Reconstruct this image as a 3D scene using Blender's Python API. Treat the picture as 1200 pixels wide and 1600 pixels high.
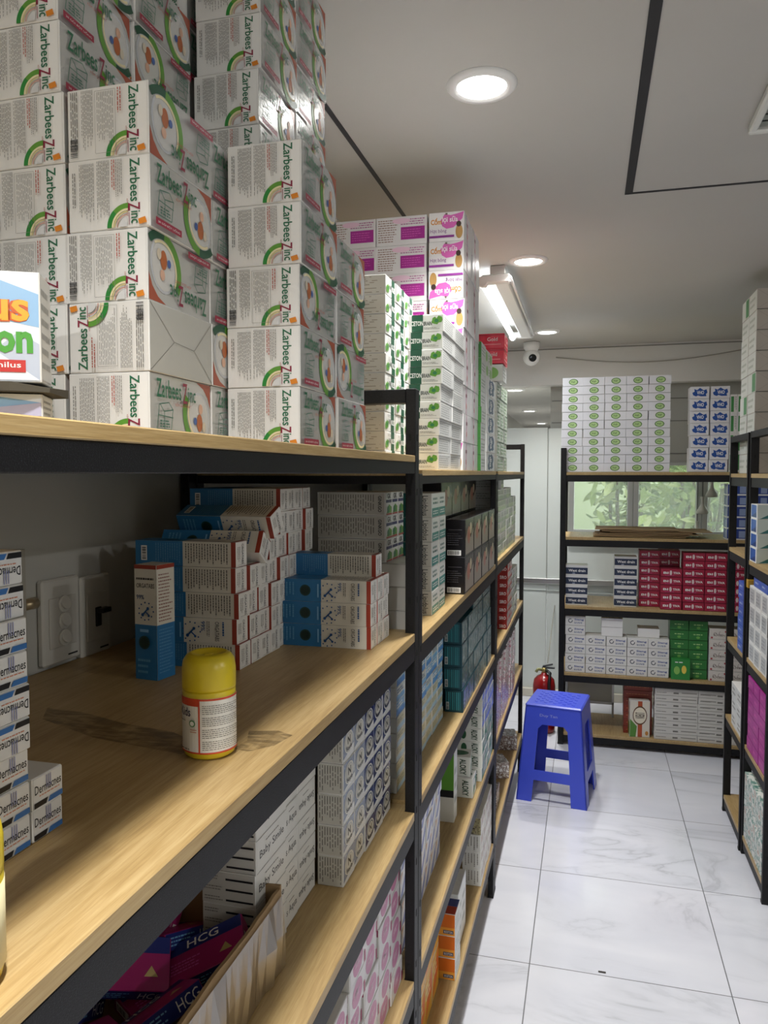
import bpy, bmesh, math, random
from mathutils import Vector, Matrix, Euler
R = math.radians
random.seed(7)
C = bpy.context.scene.collection
for o in list(bpy.data.objects): bpy.data.objects.remove(o)
# ------------------------------------------------------------------ camera, world, lights, exposure
F = 1190.0
PITCH = math.atan(60 / F); YAW = math.atan(319 * math.cos(PITCH) / F)
cd = bpy.data.cameras.new('camera'); cam = bpy.data.objects.new('camera', cd); C.objects.link(cam)
cam.location = (0, 0, 1.5); cam.rotation_euler = (math.pi / 2 - PITCH, 0, YAW)
cd.sensor_fit = 'VERTICAL'; cd.sensor_height = 36; cd.lens = 36 * F / 1600; cd.clip_start = .02
bpy.context.scene.camera = cam
vs = bpy.context.scene.view_settings
vs.view_transform = 'Standard'; vs.look = 'None'; vs.gamma = 1; vs.use_curve_mapping = False
vs.exposure = 0.12
ZC = 2.32                                  # main ceiling
ZL = 2.075                                 # low ceiling behind the fascia
DOWN_W, DOWN_COL = 7.5, (1.0, .985, .955)
TUBE_W, TUBE_COL = 8.0, (.88, .94, 1.0)
w = bpy.data.worlds.new('daylight'); bpy.context.scene.world = w; w.use_nodes = True
bg = w.node_tree.nodes['Background']; bg.inputs[0].default_value = (.86, .93, 1, 1); bg.inputs[1].default_value = 4.5
downlights = [(-.228, 1.65), (-.233, 3.02), (-.24, 4.54)] + [(-.15, .2), (-.1, -1.2), (2.9, .55), (2.9, -1.2)]
low_lights = [(-.51, 5.5), (-.545, 7.36), (-.54, 9.2)]

# ------------------------------------------------------------------ materials
def lin(c):
    return tuple((v / 12.92 if v <= .04045 else ((v + .055) / 1.055) ** 2.4) for v in c)
def hexc(s): return tuple(int(s[i:i + 2], 16) / 255 for i in (0, 2, 4))
_m = {}
def M(col, rough=.42, metal=0, spec=.45, key=''):
    k = (col, rough, metal, spec)
    if k in _m: return _m[k]
    m = bpy.data.materials.new('ink_' + col if not key else key); m.use_nodes = True
    b = m.node_tree.nodes['Principled BSDF']
    b.inputs['Base Color'].default_value = (*lin(hexc(col)), 1)
    b.inputs['Roughness'].default_value = rough; b.inputs['Metallic'].default_value = metal
    b.inputs['Specular IOR Level'].default_value = spec
    _m[k] = m; return m
def nodes(name):
    m = bpy.data.materials.new(name); m.use_nodes = True
    return m, m.node_tree.nodes, m.node_tree.links, m.node_tree.nodes['Principled BSDF']
def noise(N, L, vec, scale, detail=4, dist=0, rough=.5):
    n = N.new('ShaderNodeTexNoise'); n.inputs['Scale'].default_value = scale
    n.inputs['Detail'].default_value = detail; n.inputs['Distortion'].default_value = dist
    n.inputs['Roughness'].default_value = rough
    L.new(vec, n.inputs['Vector']); return n.outputs['Fac']
def ramp(N, L, fac, stops):
    r = N.new('ShaderNodeValToRGB'); L.new(fac, r.inputs[0])
    while len(r.color_ramp.elements) < len(stops): r.color_ramp.elements.new(.5)
    for e, (p, c) in zip(r.color_ramp.elements, stops):
        e.position = p; e.color = (*lin(hexc(c)), 1) if isinstance(c, str) else (c, c, c, 1)
    return r.outputs[0]
def mapping(N, L, scale=(1, 1, 1), loc=(0, 0, 0), rot=(0, 0, 0), src='Object'):
    t = N.new('ShaderNodeTexCoord'); mp = N.new('ShaderNodeMapping')
    mp.inputs['Scale'].default_value = scale; mp.inputs['Location'].default_value = loc; mp.inputs['Rotation'].default_value = rot
    L.new(t.outputs[src], mp.inputs[0]); return mp.outputs[0]
def bump(N, L, b, fac, strength, dist=.01):
    n = N.new('ShaderNodeBump'); n.inputs['Strength'].default_value = strength; n.inputs['Distance'].default_value = dist
    L.new(fac, n.inputs['Height']); L.new(n.outputs[0], b.inputs['Normal'])
def math_(N, L, op, a, b=None):
    n = N.new('ShaderNodeMath'); n.operation = op
    for i, v in enumerate((a, b)):
        if v is None: continue
        if isinstance(v, (int, float)): n.inputs[i].default_value = v
        else: L.new(v, n.inputs[i])
    return n.outputs[0]
def mixc(N, L, fac, a, b):
    n = N.new('ShaderNodeMix'); n.data_type = 'RGBA'
    for i, v in ((0, fac), (6, a), (7, b)):
        if isinstance(v, str): n.inputs[i].default_value = (*lin(hexc(v)), 1)
        elif isinstance(v, (int, float)): n.inputs[i].default_value = v
        else: L.new(v, n.inputs[i])
    return n.outputs[2]

def mat_wood():
    m, N, L, b = nodes('oak_laminate')
    v = mapping(N, L, (46, 2.4, 46)); f = noise(N, L, v, 3.2, 7, .5, .6)
    v2 = mapping(N, L, (160, 7, 160)); g = noise(N, L, v2, 4, 3, .3)
    v3 = mapping(N, L, (5, .9, 5)); h = noise(N, L, v3, 2.0, 2, 1.6)
    s = math_(N, L, 'ADD', math_(N, L, 'MULTIPLY', f, .45), math_(N, L, 'ADD', math_(N, L, 'MULTIPLY', g, .3), math_(N, L, 'MULTIPLY', h, .25)))
    c = ramp(N, L, s, [(.34, '977b50'), (.46, 'aa8e5e'), (.54, 'b4996a'), (.66, 'c0a778')])
    L.new(c, b.inputs['Base Color']); b.inputs['Roughness'].default_value = .42
    bump(N, L, b, g, .08, .002); return m
def mat_steel():
    m, N, L, b = nodes('black_powder_coat')
    v = mapping(N, L); f = noise(N, L, v, 900, 2)
    L.new(ramp(N, L, f, [(.35, '08080a'), (.6, '111114'), (.72, '2e2e34')]), b.inputs['Base Color'])
    b.inputs['Roughness'].default_value = .5; b.inputs['Specular IOR Level'].default_value = .35; bump(N, L, b, f, .25, .001); return m
def mat_paint(name, col, rough=.6, amt=.04):
    m, N, L, b = nodes(name); v = mapping(N, L); f = noise(N, L, v, 1.7, 5)
    c = hexc(col); d = tuple(max(0, x - amt) for x in c)
    r = N.new('ShaderNodeValToRGB'); L.new(f, r.inputs[0])
    r.color_ramp.elements[0].position = .3; r.color_ramp.elements[0].color = (*lin(d), 1)
    r.color_ramp.elements[1].position = .7; r.color_ramp.elements[1].color = (*lin(c), 1)
    L.new(r.outputs[0], b.inputs['Base Color']); b.inputs['Roughness'].default_value = rough
    g = noise(N, L, v, 160, 2); bump(N, L, b, g, .05, .001); return m
def mat_tile():
    m, N, L, b = nodes('marble_tile')
    t = N.new('ShaderNodeTexCoord'); sx = N.new('ShaderNodeSeparateXYZ'); L.new(t.outputs['Object'], sx.inputs[0])
    P = .573
    def grout(o, off):
        a = math_(N, L, 'FLOORED_MODULO' if False else 'ADD', o, -off + P * 40)
        a = math_(N, L, 'MODULO', a, P)
        d = math_(N, L, 'MINIMUM', a, math_(N, L, 'SUBTRACT', P, a))
        return math_(N, L, 'LESS_THAN', d, .0016)
    g = math_(N, L, 'MAXIMUM', grout(sx.outputs[0], -.154), grout(sx.outputs[1], 2.30))
    # per-tile offset so that the veins break at the joints
    cell = N.new('ShaderNodeVectorMath'); cell.operation = 'ADD'; cell.inputs[1].default_value = (.154, -2.30 + P * 10, 0)
    L.new(t.outputs['Object'], cell.inputs[0])
    sn = N.new('ShaderNodeVectorMath'); sn.operation = 'SNAP'; sn.inputs[1].default_value = (P, P, 9); L.new(cell.outputs[0], sn.inputs[0])
    wn = N.new('ShaderNodeTexWhiteNoise'); L.new(sn.outputs[0], wn.inputs['Vector'])
    sc = N.new('ShaderNodeVectorMath'); sc.operation = 'SCALE'; sc.inputs['Scale'].default_value = 5; L.new(wn.outputs['Color'], sc.inputs[0])
    ad = N.new('ShaderNodeVectorMath'); ad.operation = 'ADD'; L.new(sc.outputs[0], ad.inputs[0])
    mp = mapping(N, L, (.8, 1.9, 1), rot=(0, 0, .6)); L.new(mp, ad.inputs[1])
    n1 = noise(N, L, ad.outputs[0], 1.25, 6, 1.3, .55)
    v = math_(N, L, 'ABSOLUTE', math_(N, L, 'SUBTRACT', n1, .5))
    vein = ramp(N, L, v, [(0, .7), (.012, .32), (.05, .08), (.12, 0.0)])
    n2 = noise(N, L, ad.outputs[0], 1.6, 3, .5)
    vm = math_(N, L, 'MULTIPLY', vein, ramp(N, L, n2, [(.42, 0.0), (.62, .75)]))
    cloud = ramp(N, L, noise(N, L, ad.outputs[0], 2.5, 4, .4), [(.3, 'd6d8e1'), (.7, 'e4e5ec')])
    c = mixc(N, L, vm, cloud, '9fa2a9'); c = mixc(N, L, g, c, '6f7074')
    L.new(c, b.inputs['Base Color'])
    L.new(math_(N, L, 'ADD', math_(N, L, 'MULTIPLY', g, .4), .13), b.inputs['Roughness']); return m
def mat_wrap(name, cols, scale=60, rough=.2):
    """printed packs under crinkled film"""
    m, N, L, b = nodes(name); v = mapping(N, L, (1, 1, 1.4)); f = noise(N, L, v, scale, 3, .4)
    k = len(cols); st = [(.34 + .32 * i / max(1, k - 1), c) for i, c in enumerate(cols)]
    L.new(ramp(N, L, f, st), b.inputs['Base Color']); b.inputs['Roughness'].default_value = rough
    g = noise(N, L, mapping(N, L, (2.4, 1, .6)), 30, 3, 1.0); bump(N, L, b, g, .5, .01); return m
def mat_glossy_card(name, col, rough=.2, bs=.12):
    m, N, L, b = nodes(name); b.inputs['Base Color'].default_value = (*lin(hexc(col)), 1)
    b.inputs['Roughness'].default_value = rough; b.inputs['Specular IOR Level'].default_value = .6
    g = noise(N, L, mapping(N, L, (1, 1, 1)), 14, 2, .4); bump(N, L, b, g, bs, .01); return m
def mat_emit(name, col, s):
    m, N, L, b = nodes(name); b.inputs['Base Color'].default_value = (.8, .8, .8, 1)
    b.inputs['Emission Color'].default_value = (*col, 1); b.inputs['Emission Strength'].default_value = s; return m
def mat_glass(name='clear_glass', rough=.0, alpha=.18, col=(.9, .97, .93)):
    m, N, L, b = nodes(name); N.remove(b)
    out = N['Material Output']; t = N.new('ShaderNodeBsdfTransparent'); g = N.new('ShaderNodeBsdfGlossy')
    t.inputs[0].default_value = (*col, 1); g.inputs['Roughness'].default_value = rough
    mx = N.new('ShaderNodeMixShader'); mx.inputs[0].default_value = alpha
    L.new(t.outputs[0], mx.inputs[1]); L.new(g.outputs[0], mx.inputs[2]); L.new(mx.outputs[0], out.inputs[0]); return m

def mat_dusty():
    m, N, L, b = nodes('dusty_pane'); N.remove(b); out = N['Material Output']
    t = N.new('ShaderNodeBsdfTransparent'); t.inputs[0].default_value = (.96, .97, .95, 1); g = N.new('ShaderNodeBsdfTranslucent'); g.inputs[0].default_value = (.9, .93, .9, 1)
    q = N.new('ShaderNodeBsdfGlossy'); q.inputs['Roughness'].default_value = .25
    mx = N.new('ShaderNodeMixShader'); mx.inputs[0].default_value = .16; L.new(t.outputs[0], mx.inputs[1]); L.new(g.outputs[0], mx.inputs[2])
    m2 = N.new('ShaderNodeMixShader'); m2.inputs[0].default_value = .06; L.new(mx.outputs[0], m2.inputs[1]); L.new(q.outputs[0], m2.inputs[2]); L.new(m2.outputs[0], out.inputs[0]); return m
DUSTY = mat_dusty()
WOOD = mat_wood(); STEEL = mat_steel(); TILE = mat_tile()
WALL = mat_paint('wall_paint', 'c9c9c4', .6); CEIL = mat_paint('ceiling_paint', 'bfbdb8', .7, .02)
FASC = mat_paint('fascia_paint', 'dcdbd8', .7, .02)
PANEL = mat_paint('pale_panel', 'd6dcd8', .25, .03)
WHITE = M('ececea', .4); CHROME = M('dcdcdc', .3, 1, key='chrome')
ALU = M('b9bbb8', .35, .6, key='aluminium')
DARK = M('1b1b1d', .5); GLASS = mat_glass()
ZCARD = mat_glossy_card('glossy_white_card', 'e9e8e5', .17, .1)
CARD = M('e6e5e1', .38); GREYCARD = M('d6d3cc', .45); KRAFT = mat_paint('kraft_board', 'a58a66', .8, .08)
FILM = mat_glass('plastic_film', .12, .16, (.93, .93, .93))

# ------------------------------------------------------------------ mesh helpers
def obj(name, bm, mats, parent=None, smooth=False, loc=None):
    me = bpy.data.meshes.new(name); bm.to_mesh(me); bm.free()
    for m in (mats if isinstance(mats, (list, tuple)) else [mats]): me.materials.append(m)
    if smooth:
        for p in me.polygons: p.use_smooth = True
    o = bpy.data.objects.new(name, me); C.objects.link(o)
    if parent: o.parent = parent
    if loc: o.location = loc
    return o
def add_box(bm, lo, hi, bev=0, mi=0, rot=None):
    t = bmesh.new(); bmesh.ops.create_cube(t, size=1)
    c = [(a + b) / 2 for a, b in zip(lo, hi)]; s = [abs(b - a) for a, b in zip(lo, hi)]
    for v in t.verts: v.co = Vector((v.co.x * s[0], v.co.y * s[1], v.co.z * s[2]))
    if bev: bmesh.ops.bevel(t, geom=t.edges[:], offset=bev, segments=1, affect='EDGES')
    for v in t.verts:
        co = v.co
        if rot: co = rot @ co
        v.co = co + Vector(c)
    merge(bm, t, mi)
def merge(bm, t, mi=0):
    mp = {}
    for v in t.verts: mp[v] = bm.verts.new(v.co)
    for f in t.faces:
        try: g = bm.faces.new([mp[v] for v in f.verts]); g.material_index = mi; g.smooth = f.smooth
        except ValueError: pass
    t.free()
def add_tube(bm, pts, r, n=8, mi=0, smooth=True):
    pts = [Vector(p) for p in pts]; rings = []
    for i, p in enumerate(pts):
        d = (pts[min(i + 1, len(pts) - 1)] - pts[max(i - 1, 0)]).normalized()
        a = d.cross(Vector((0, 0, 1)) if abs(d.z) < .9 else Vector((1, 0, 0))).normalized(); b = d.cross(a)
        rr = r[i] if isinstance(r, (list, tuple)) else r
        rings.append([bm.verts.new(p + rr * (math.cos(2 * math.pi * k / n) * a + math.sin(2 * math.pi * k / n) * b)) for k in range(n)])
    for A, B in zip(rings, rings[1:]):
        for k in range(n):
            f = bm.faces.new((A[k], A[(k + 1) % n], B[(k + 1) % n], B[k])); f.material_index = mi; f.smooth = smooth
    for q in (rings[0][::-1], rings[-1]):
        f = bm.faces.new(q); f.material_index = mi
def add_lathe(bm, prof, c=(0, 0, 0), n=32, mi=0, smooth=True):
    rings = [[bm.verts.new((c[0] + r * math.cos(2 * math.pi * k / n), c[1] + r * math.sin(2 * math.pi * k / n), c[2] + z)) for k in range(n)] for r, z in prof]
    for A, B in zip(rings, rings[1:]):
        for k in range(n):
            f = bm.faces.new((A[k], A[(k + 1) % n], B[(k + 1) % n], B[k])); f.material_index = mi; f.smooth = smooth
    for q in (rings[0][::-1], rings[-1]):
        f = bm.faces.new(q); f.material_index = mi
def tag(o, label, cat, group=None, kind=None):
    if len(label.split()) > 16: print('LONG LABEL', label)
    o['label'] = label; o['category'] = cat
    if group: o['group'] = group
    if kind: o['kind'] = kind
    return o
def empty(name, loc, rz=0):
    o = bpy.data.objects.new(name, None); C.objects.link(o); o.location = loc; o.rotation_euler = (0, 0, rz)
    o.empty_display_size = .05; return o
def struct(name, bm, m, label=None):
    o = obj(name, bm, m); o['kind'] = 'structure'
    if label: o['label'] = label
    return o
def box_obj(name, lo, hi, m, parent=None, bev=0):
    bm = bmesh.new(); add_box(bm, lo, hi, bev); return obj(name, bm, m, parent)
ORD = ['first', 'second', 'third', 'fourth', 'fifth', 'sixth', 'seventh', 'eighth', 'ninth', 'tenth', 'eleventh', 'twelfth', 'thirteenth', 'fourteenth']

# ------------------------------------------------------------------ flat printing on faces
_txt = {}
def glyphs(s, bold=0):
    k = (s, bold)
    if k in _txt: return _txt[k]
    cu = bpy.data.curves.new('t', 'FONT'); cu.body = s; cu.resolution_u = 2; cu.size = 1; cu.offset = bold
    o = bpy.data.objects.new('t', cu); C.objects.link(o)
    dg = bpy.context.evaluated_depsgraph_get(); dg.update()
    me = o.evaluated_get(dg).to_mesh()
    V = [(v.co.x, v.co.y) for v in me.vertices]; Fc = [tuple(p.vertices) for p in me.polygons]
    o.evaluated_get(dg).to_mesh_clear(); bpy.data.objects.remove(o); bpy.data.curves.remove(cu)
    if not V: V = [(0, 0)]
    x0 = min(v[0] for v in V); x1 = max(v[0] for v in V); y0 = min(v[1] for v in V); y1 = max(v[1] for v in V)
    V = [((x - x0) / max(1e-6, x1 - x0), (y - y0) / max(1e-6, y1 - y0)) for x, y in V]
    _txt[k] = (V, Fc); return _txt[k]
class Face:
    """collects polygons in face coordinates (0..1 across, 0..1 up)"""
    def __init__(s, w, h, seed=0, flip=False):
        s.w, s.h, s.P, s.n, s.rnd, s.flip = w, h, [], 0, random.Random(seed), flip
    def _add(s, V, Fc, m):
        s.n += 1
        if s.flip: V = [(1 - u, 1 - v) for u, v in V]
        s.P.append((V, Fc, m, s.n))
    def rect(s, a, b, c, d, m, n=1):
        V = []; Fc = []
        for i in range(n + 1):
            u = a + (c - a) * i / n; V += [(u, b), (u, d)]
        for i in range(n): Fc.append((2 * i, 2 * i + 2, 2 * i + 3, 2 * i + 1))
        s._add(V, Fc, m)
    def poly(s, V, m): s._add(list(V), [tuple(range(len(V)))], m)
    def ell(s, cu, cv, ru, rv, m, n=20, a0=0, a1=360):
        s.poly([(cu + ru * math.cos(R(a0 + (a1 - a0) * i / n)), cv + rv * math.sin(R(a0 + (a1 - a0) * i / n))) for i in range(n + (0 if a1 - a0 == 360 else 1))], m)
    def circ(s, cu, cv, r, m, n=18): s.ell(cu, cv, r / s.w, r / s.h, m, n)
    def arc(s, cu, cv, r0, r1, a0, a1, m, n=14):
        V = []; Fc = []
        for i in range(n + 1):
            a = R(a0 + (a1 - a0) * i / n)
            for r in (r0, r1): V.append((cu + r * math.cos(a) / s.w, cv + r * math.sin(a) / s.h))
        for i in range(n): Fc.append((2 * i, 2 * i + 1, 2 * i + 3, 2 * i + 2))
        s._add(V, Fc, m)
    def text(s, t, a, b, c, d, m, rot=0, bold=0):
        """fit the string in the rectangle a,b..c,d; rot in degrees (0, 90, -90, 180)"""
        V, Fc = glyphs(t, bold); o = []
        for x, y in V:
            if rot == -90: x, y = y, 1 - x
            elif rot == 90: x, y = 1 - y, x
            elif rot == 180: x, y = 1 - x, 1 - y
            o.append((a + (c - a) * x, b + (d - b) * y))
        s._add(o, Fc, m)
    def micro(s, a, b, c, d, rows, m, vert=False, fill=.42, word=.09):
        V = []; Fc = []
        for i in range(rows):
            t0 = (i + .5 - fill / 2) / rows; t1 = (i + .5 + fill / 2) / rows; p = 0; end = s.rnd.uniform(.7, 1)
            while p < end:
                l = s.rnd.uniform(.5, 1.6) * word; q = min(end, p + l)
                R4 = [(p, t0), (q, t0), (q, t1), (p, t1)]
                if vert: R4 = [(y, 1 - x) for x, y in R4]
                k = len(V); V += [(a + (c - a) * x, b + (d - b) * y) for x, y in R4]; Fc.append((k, k + 1, k + 2, k + 3) if not vert else (k + 3, k + 2, k + 1, k))
                p = q + word * .3
        s._add(V, Fc, m)
    def bars(s, a, b, c, d, n, m, vert=True):
        V = []; Fc = []
        for i in range(n):
            q = s.rnd.uniform(.3, .75) / n; x = i / n
            R4 = [(x, 0), (x + q, 0), (x + q, 1), (x, 1)] if vert else [(0, x), (1, x), (1, x + q), (0, x + q)]
            k = len(V); V += [(a + (c - a) * u, b + (d - b) * v) for u, v in R4]; Fc.append((k, k + 1, k + 2, k + 3))
        s._add(V, Fc, m)
    def line(s, a, b, c, d, t, m):
        dx, dy = (c - a) * s.w, (d - b) * s.h; l = math.hypot(dx, dy); nx, ny = -dy / l * t / 2, dx / l * t / 2
        s.poly([(a + nx / s.w, b + ny / s.h), (a - nx / s.w, b - ny / s.h), (c - nx / s.w, d - ny / s.h), (c + nx / s.w, d + ny / s.h)], m)
    def frame(s, a, b, c, d, t, m):
        s.line(a, b, c, b, t, m); s.line(c, b, c, d, t, m); s.line(c, d, a, d, t, m); s.line(a, d, a, b, t, m)
    def flaps(s, m=None):
        m = m or M('9a978f', .6); t = .0006
        s.line(.01, .02, .36, .5, t, m); s.line(.01, .98, .36, .5, t, m); s.line(.99, .02, .68, .46, t, m); s.line(.99, .98, .68, .46, t, m); s.line(.36, .5, .68, .46, t, m)
EPS = .00016
def emit(bm, fc, mp, mats):
    for V, Fc, m, n in fc.P:
        if m not in mats: mats.append(m)
        mi = mats.index(m); vv = [bm.verts.new(mp(u, v, .0002 + EPS * n)) for u, v in V]
        for f in Fc:
            if len(set(f)) < 3: continue
            try: g = bm.faces.new([vv[i] for i in f]); g.material_index = mi
            except ValueError: pass
def carton_mesh(name, w, d, h, base, faces, flip=(), bev=.0008, sides=None):
    """faces: dict of side letter -> painter function(Face); origin at base centre"""
    bm = bmesh.new(); mats = [base]
    add_box(bm, (-w / 2, -d / 2, 0), (w / 2, d / 2, h), bev)
    G = .7
    FM = {'S': (w, h, lambda u, v, e: (-w / 2 + u * w, -d / 2 - e, v * h)),
          'N': (w, h, lambda u, v, e: (w / 2 - u * w, d / 2 + e, v * h)),
          'E': (d, h, lambda u, v, e: (w / 2 + e, -d / 2 + u * d, v * h)),
          'W': (d, h, lambda u, v, e: (-w / 2 - e, d / 2 - u * d, v * h)),
          'T': (w, d, lambda u, v, e: (-w / 2 + u * w, -d / 2 + v * d, h + e))}
    for k, fn in faces.items():
        fw, fh, mp = FM[k]; fc = Face(fw, fh, sum(map(ord, name + k)), k in flip); fn(fc); emit(bm, fc, mp, mats)
    me = bpy.data.meshes.new(name); bm.normal_update(); bm.to_mesh(me); bm.free()
    for m in mats: me.materials.append(m)
    return me
class Kind:
    def __init__(s, name, dims, variants, cat='carton'): s.name, s.dims, s.var, s.cat = name, dims, variants, cat
SEEN = {}
def place(kind, loc, label, group, var=0, rot=(0, 0, 0), name=None):
    o = bpy.data.objects.new(name or kind.name, kind.var[var]); C.objects.link(o)
    o.location = loc; o.rotation_euler = rot; tag(o, label, kind.cat, group)
    if label in SEEN: print('DUP LABEL', label)
    SEEN[label] = 1; return o
def stack(kind, xr, y0, z0, nx, ny, nz, desc, group, var=None, lean=(0, 0), jit=.0012, heights=None, colname='column', rowname='row', rz=0, rowz=None, left=False):
    """xr: x of the right-hand face; columns run to the left, rows run away from the camera"""
    W, D, H = kind.dims; rd = random.Random(sum(map(ord, desc)))
    for i in range(nx):
        for j in range(ny):
            n = heights(i, j) if heights else nz
            for k in range(n):
                if nx > 1 and heights is None and 0: pass
                x = (xr + W * i + W / 2) if left else (xr - W * i - W / 2)
                x += lean[0] * k + rd.uniform(-jit, jit); y = y0 + D * j + D / 2 + lean[1] * k + rd.uniform(0, jit)
                lab = desc + ', ' + (('%s from the top' % ORD[n - 1 - k] if n - 1 - k else 'topmost') if n > 1 else 'lone')
                if n == 1: lab = desc
                if nx > 1: lab += ', %s %s from %s' % (ORD[i], colname, 'left' if left else 'right')
                if ny > 1: lab += ', %s %s back' % (ORD[j], rowname)
                v = var(i, j, n - 1 - k) if var else 0
                place(kind, (x, y, z0 + H * k), lab, group, v, (0, 0, rz + rd.uniform(-.008, .008)))

# inks
GR, LG, DG = M('2f7a4c', .3), M('639c3c', .3), M('17523a', .3)
ZG, MAR, RED, ORG = M('2c6e4f', .3), M('8c2b44', .3), M('b83a2c', .3), M('e08a2c', .3)
TX2 = M('7c7a76', .4)
TX, LT, BK = M('55534f', .5), M('8f8c86', .5), M('191a1e', .4)
YEL, CREAM, NAVY, BLUE, SKY = M('ecd25a', .3), M('efe3b8', .4), M('1d2f63', .3), M('2458b4', .3), M('7fb5dc', .3)
PINK, MAG, WHT, TEAL = M('cf62ae', .35), M('9c2c88', .35), M('f1f1ef', .35), M('1f6f72', .3)
SIL, BRN, REDTX = M('c9ccd0', .3), M('8b5a3a', .4), M('b0564a', .5)

def P_arc(f, cu, cv, r, a0=0, a1=180):
    f.arc(cu, cv, r * .78, r, a0, a1, GR if a1 < 120 else LG)
    f.arc(cu, cv, r * .78, r, a0 + (a1 - a0) * .5, a1, M('2f8a3c', .3)); f.arc(cu, cv, r * .68, r * .77, a0, a1, CREAM); f.arc(cu, cv, r * .6, r * .65, a0, a1, M('dccf92', .4))
    f.arc(cu, cv, r * .47, r * .52, a0, a1, M('c9988a', .3)); f.arc(cu, cv, 0.0001, r * .4, a0, a1, M('d9dadb', .3))
def zinc_S(code):
    def g(f):
        f.rect(.865, .02, .985, .98, WHT)
        f.text('Zarbees', .765, .36, .885, .955, ZG, -90, .012)
        f.text('Z', .74, .235, .885, .345, MAR, -90, .01); f.text('inc', .775, .055, .885, .225, ZG, -90, .01)
        f.text('KẼM GLUCONAT', .725, .16, .748, .4, REDTX, -90)
        f.line(.755, .04, .755, .21, .0007, MAR)
        P_arc(f, .735, .015, .0245, 88, 180)
        f.poly([(.885, .03), (.975, .05), (.955, .13), (.868, .105)], ORG)
        if code:
            f.micro(.05, .05, .15, .95, 4, TX2, True); f.bars(.05, .04, .14, .3, 12, BK, False)
            f.micro(.19, .06, .34, .95, 8, TX2, True, .34, .06); f.frame(.37, .06, .62, .92, .0004, LT); f.micro(.39, .1, .60, .9, 10, TX2, True, .3, .1); f.micro(.64, .5, .7, .93, 2, REDTX, True)
        else:
            f.micro(.06, .2, .11, .82, 2, TX2, True); f.micro(.15, .1, .34, .93, 9, TX2, True, .34, .06); f.micro(.37, .1, .53, .95, 8, TX2, True, .34, .06)
            f.micro(.55, .45, .60, .95, 2, REDTX, True); f.micro(.60, .42, .69, .95, 4, TX2, True, .34, .06)
    return g
def zinc_E(f):
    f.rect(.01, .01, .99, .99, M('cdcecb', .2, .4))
    f.poly([(.74, .99), (.99, .99), (.99, .6), (.94, .78), (.86, .91)], M('a8563f', .25))
    f.ell(.77, .42, .2, .42, SIL, 26); f.ell(.77, .42, .175, .38, M('dcdcd9', .2, .2), 26)
    f.arc(.80, .5, .032, .041, 150, 262, LG, 16); f.arc(.80, .5, .032, .041, 262, 312, DG, 10); f.arc(.80, .5, .028, .031, 150, 300, CREAM, 14)
    f.ell(.78, .36, .05, .14, M('b9683a', .3)); f.ell(.8, .58, .035, .08, M('e0b49a', .3)); f.ell(.7, .38, .028, .06, M('4868a8', .3)); f.ell(.85, .3, .03, .08, M('d9cdb8', .3))
    f.text('Zarbees', .08, .66, .46, .93, ZG, 0, .012); f.text('Z', .485, .62, .56, .93, MAR, 0, .01); f.text('inc', .57, .66, .7, .88, ZG, 0, .01)
    f.text('KẼM GLUCONAT', .36, .565, .62, .62, REDTX)
    G2 = M('4c7465', .3)
    for a, b in (((.07, .2), (.11, .56)), ((.11, .56), (.25, .6)), ((.25, .6), (.31, .5)), ((.31, .5), (.28, .2)), ((.28, .2), (.07, .2)), ((.11, .56), (.17, .46)), ((.17, .46), (.31, .5)), ((.17, .46), (.17, .2)), ((.08, .4), (.3, .38))):
        f.line(*a, *b, .0012, G2)
    f.micro(.1, .22, .27, .34, 3, G2, False, .6, .2)
    f.rect(.03, .05, .42, .15, M('a03048', .3)); f.text('20 GÓI BỘT UỐNG', .06, .075, .39, .125, WHT)
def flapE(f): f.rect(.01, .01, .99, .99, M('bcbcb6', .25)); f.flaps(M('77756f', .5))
ZD = (.0985, .1365, .0750)
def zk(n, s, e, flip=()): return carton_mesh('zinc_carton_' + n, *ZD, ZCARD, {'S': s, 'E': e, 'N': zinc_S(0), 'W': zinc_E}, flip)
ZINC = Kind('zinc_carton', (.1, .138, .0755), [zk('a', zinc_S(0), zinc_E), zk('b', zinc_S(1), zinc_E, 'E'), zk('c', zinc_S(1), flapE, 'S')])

def ceton_short(f):
    f.rect(.1, .0, .42, 1, DG); f.text('CETON', .08, .36, .42, .64, WHT, 0, .03); f.text('BRAIN', .43, .36, .67, .6, M('2e3b36', .4), 0, .02)
    f.poly([(.66, .5), (.69, .78), (.76, .86), (.8, .74), (.85, .9), (.95, .84), (.97, .66), (.94, .52), (.86, .5), (.82, .4), (.74, .44)], LG)
    f.ell(.8, .62, .06, .1, GR, 12); f.micro(.45, .12, .9, .26, 2, LT)
def ceton_long(f): f.rect(.01, .03, .99, .97, M('dedfdd', .4)); f.micro(.05, .1, .95, .9, 6, M('a9aaa8', .5))
def ceton_beige(f): f.rect(.01, .03, .99, .97, M('d8d4c8', .4)); f.micro(.03, .06, .97, .94, 9, M('a59b8a', .5), False, .4, .2)
CET_A = Kind('brain_tonic_carton', (.08, .15, .0377), [carton_mesh('tonic_carton_a', .079, .149, .0372, CARD, {'S': ceton_short, 'E': ceton_long})])
CET_B = Kind('brain_tonic_carton', (.15, .08, .0380), [carton_mesh('tonic_carton_b', .149, .079, .0375, CARD, {'S': ceton_beige, 'E': ceton_short}, 'E')])

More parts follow.
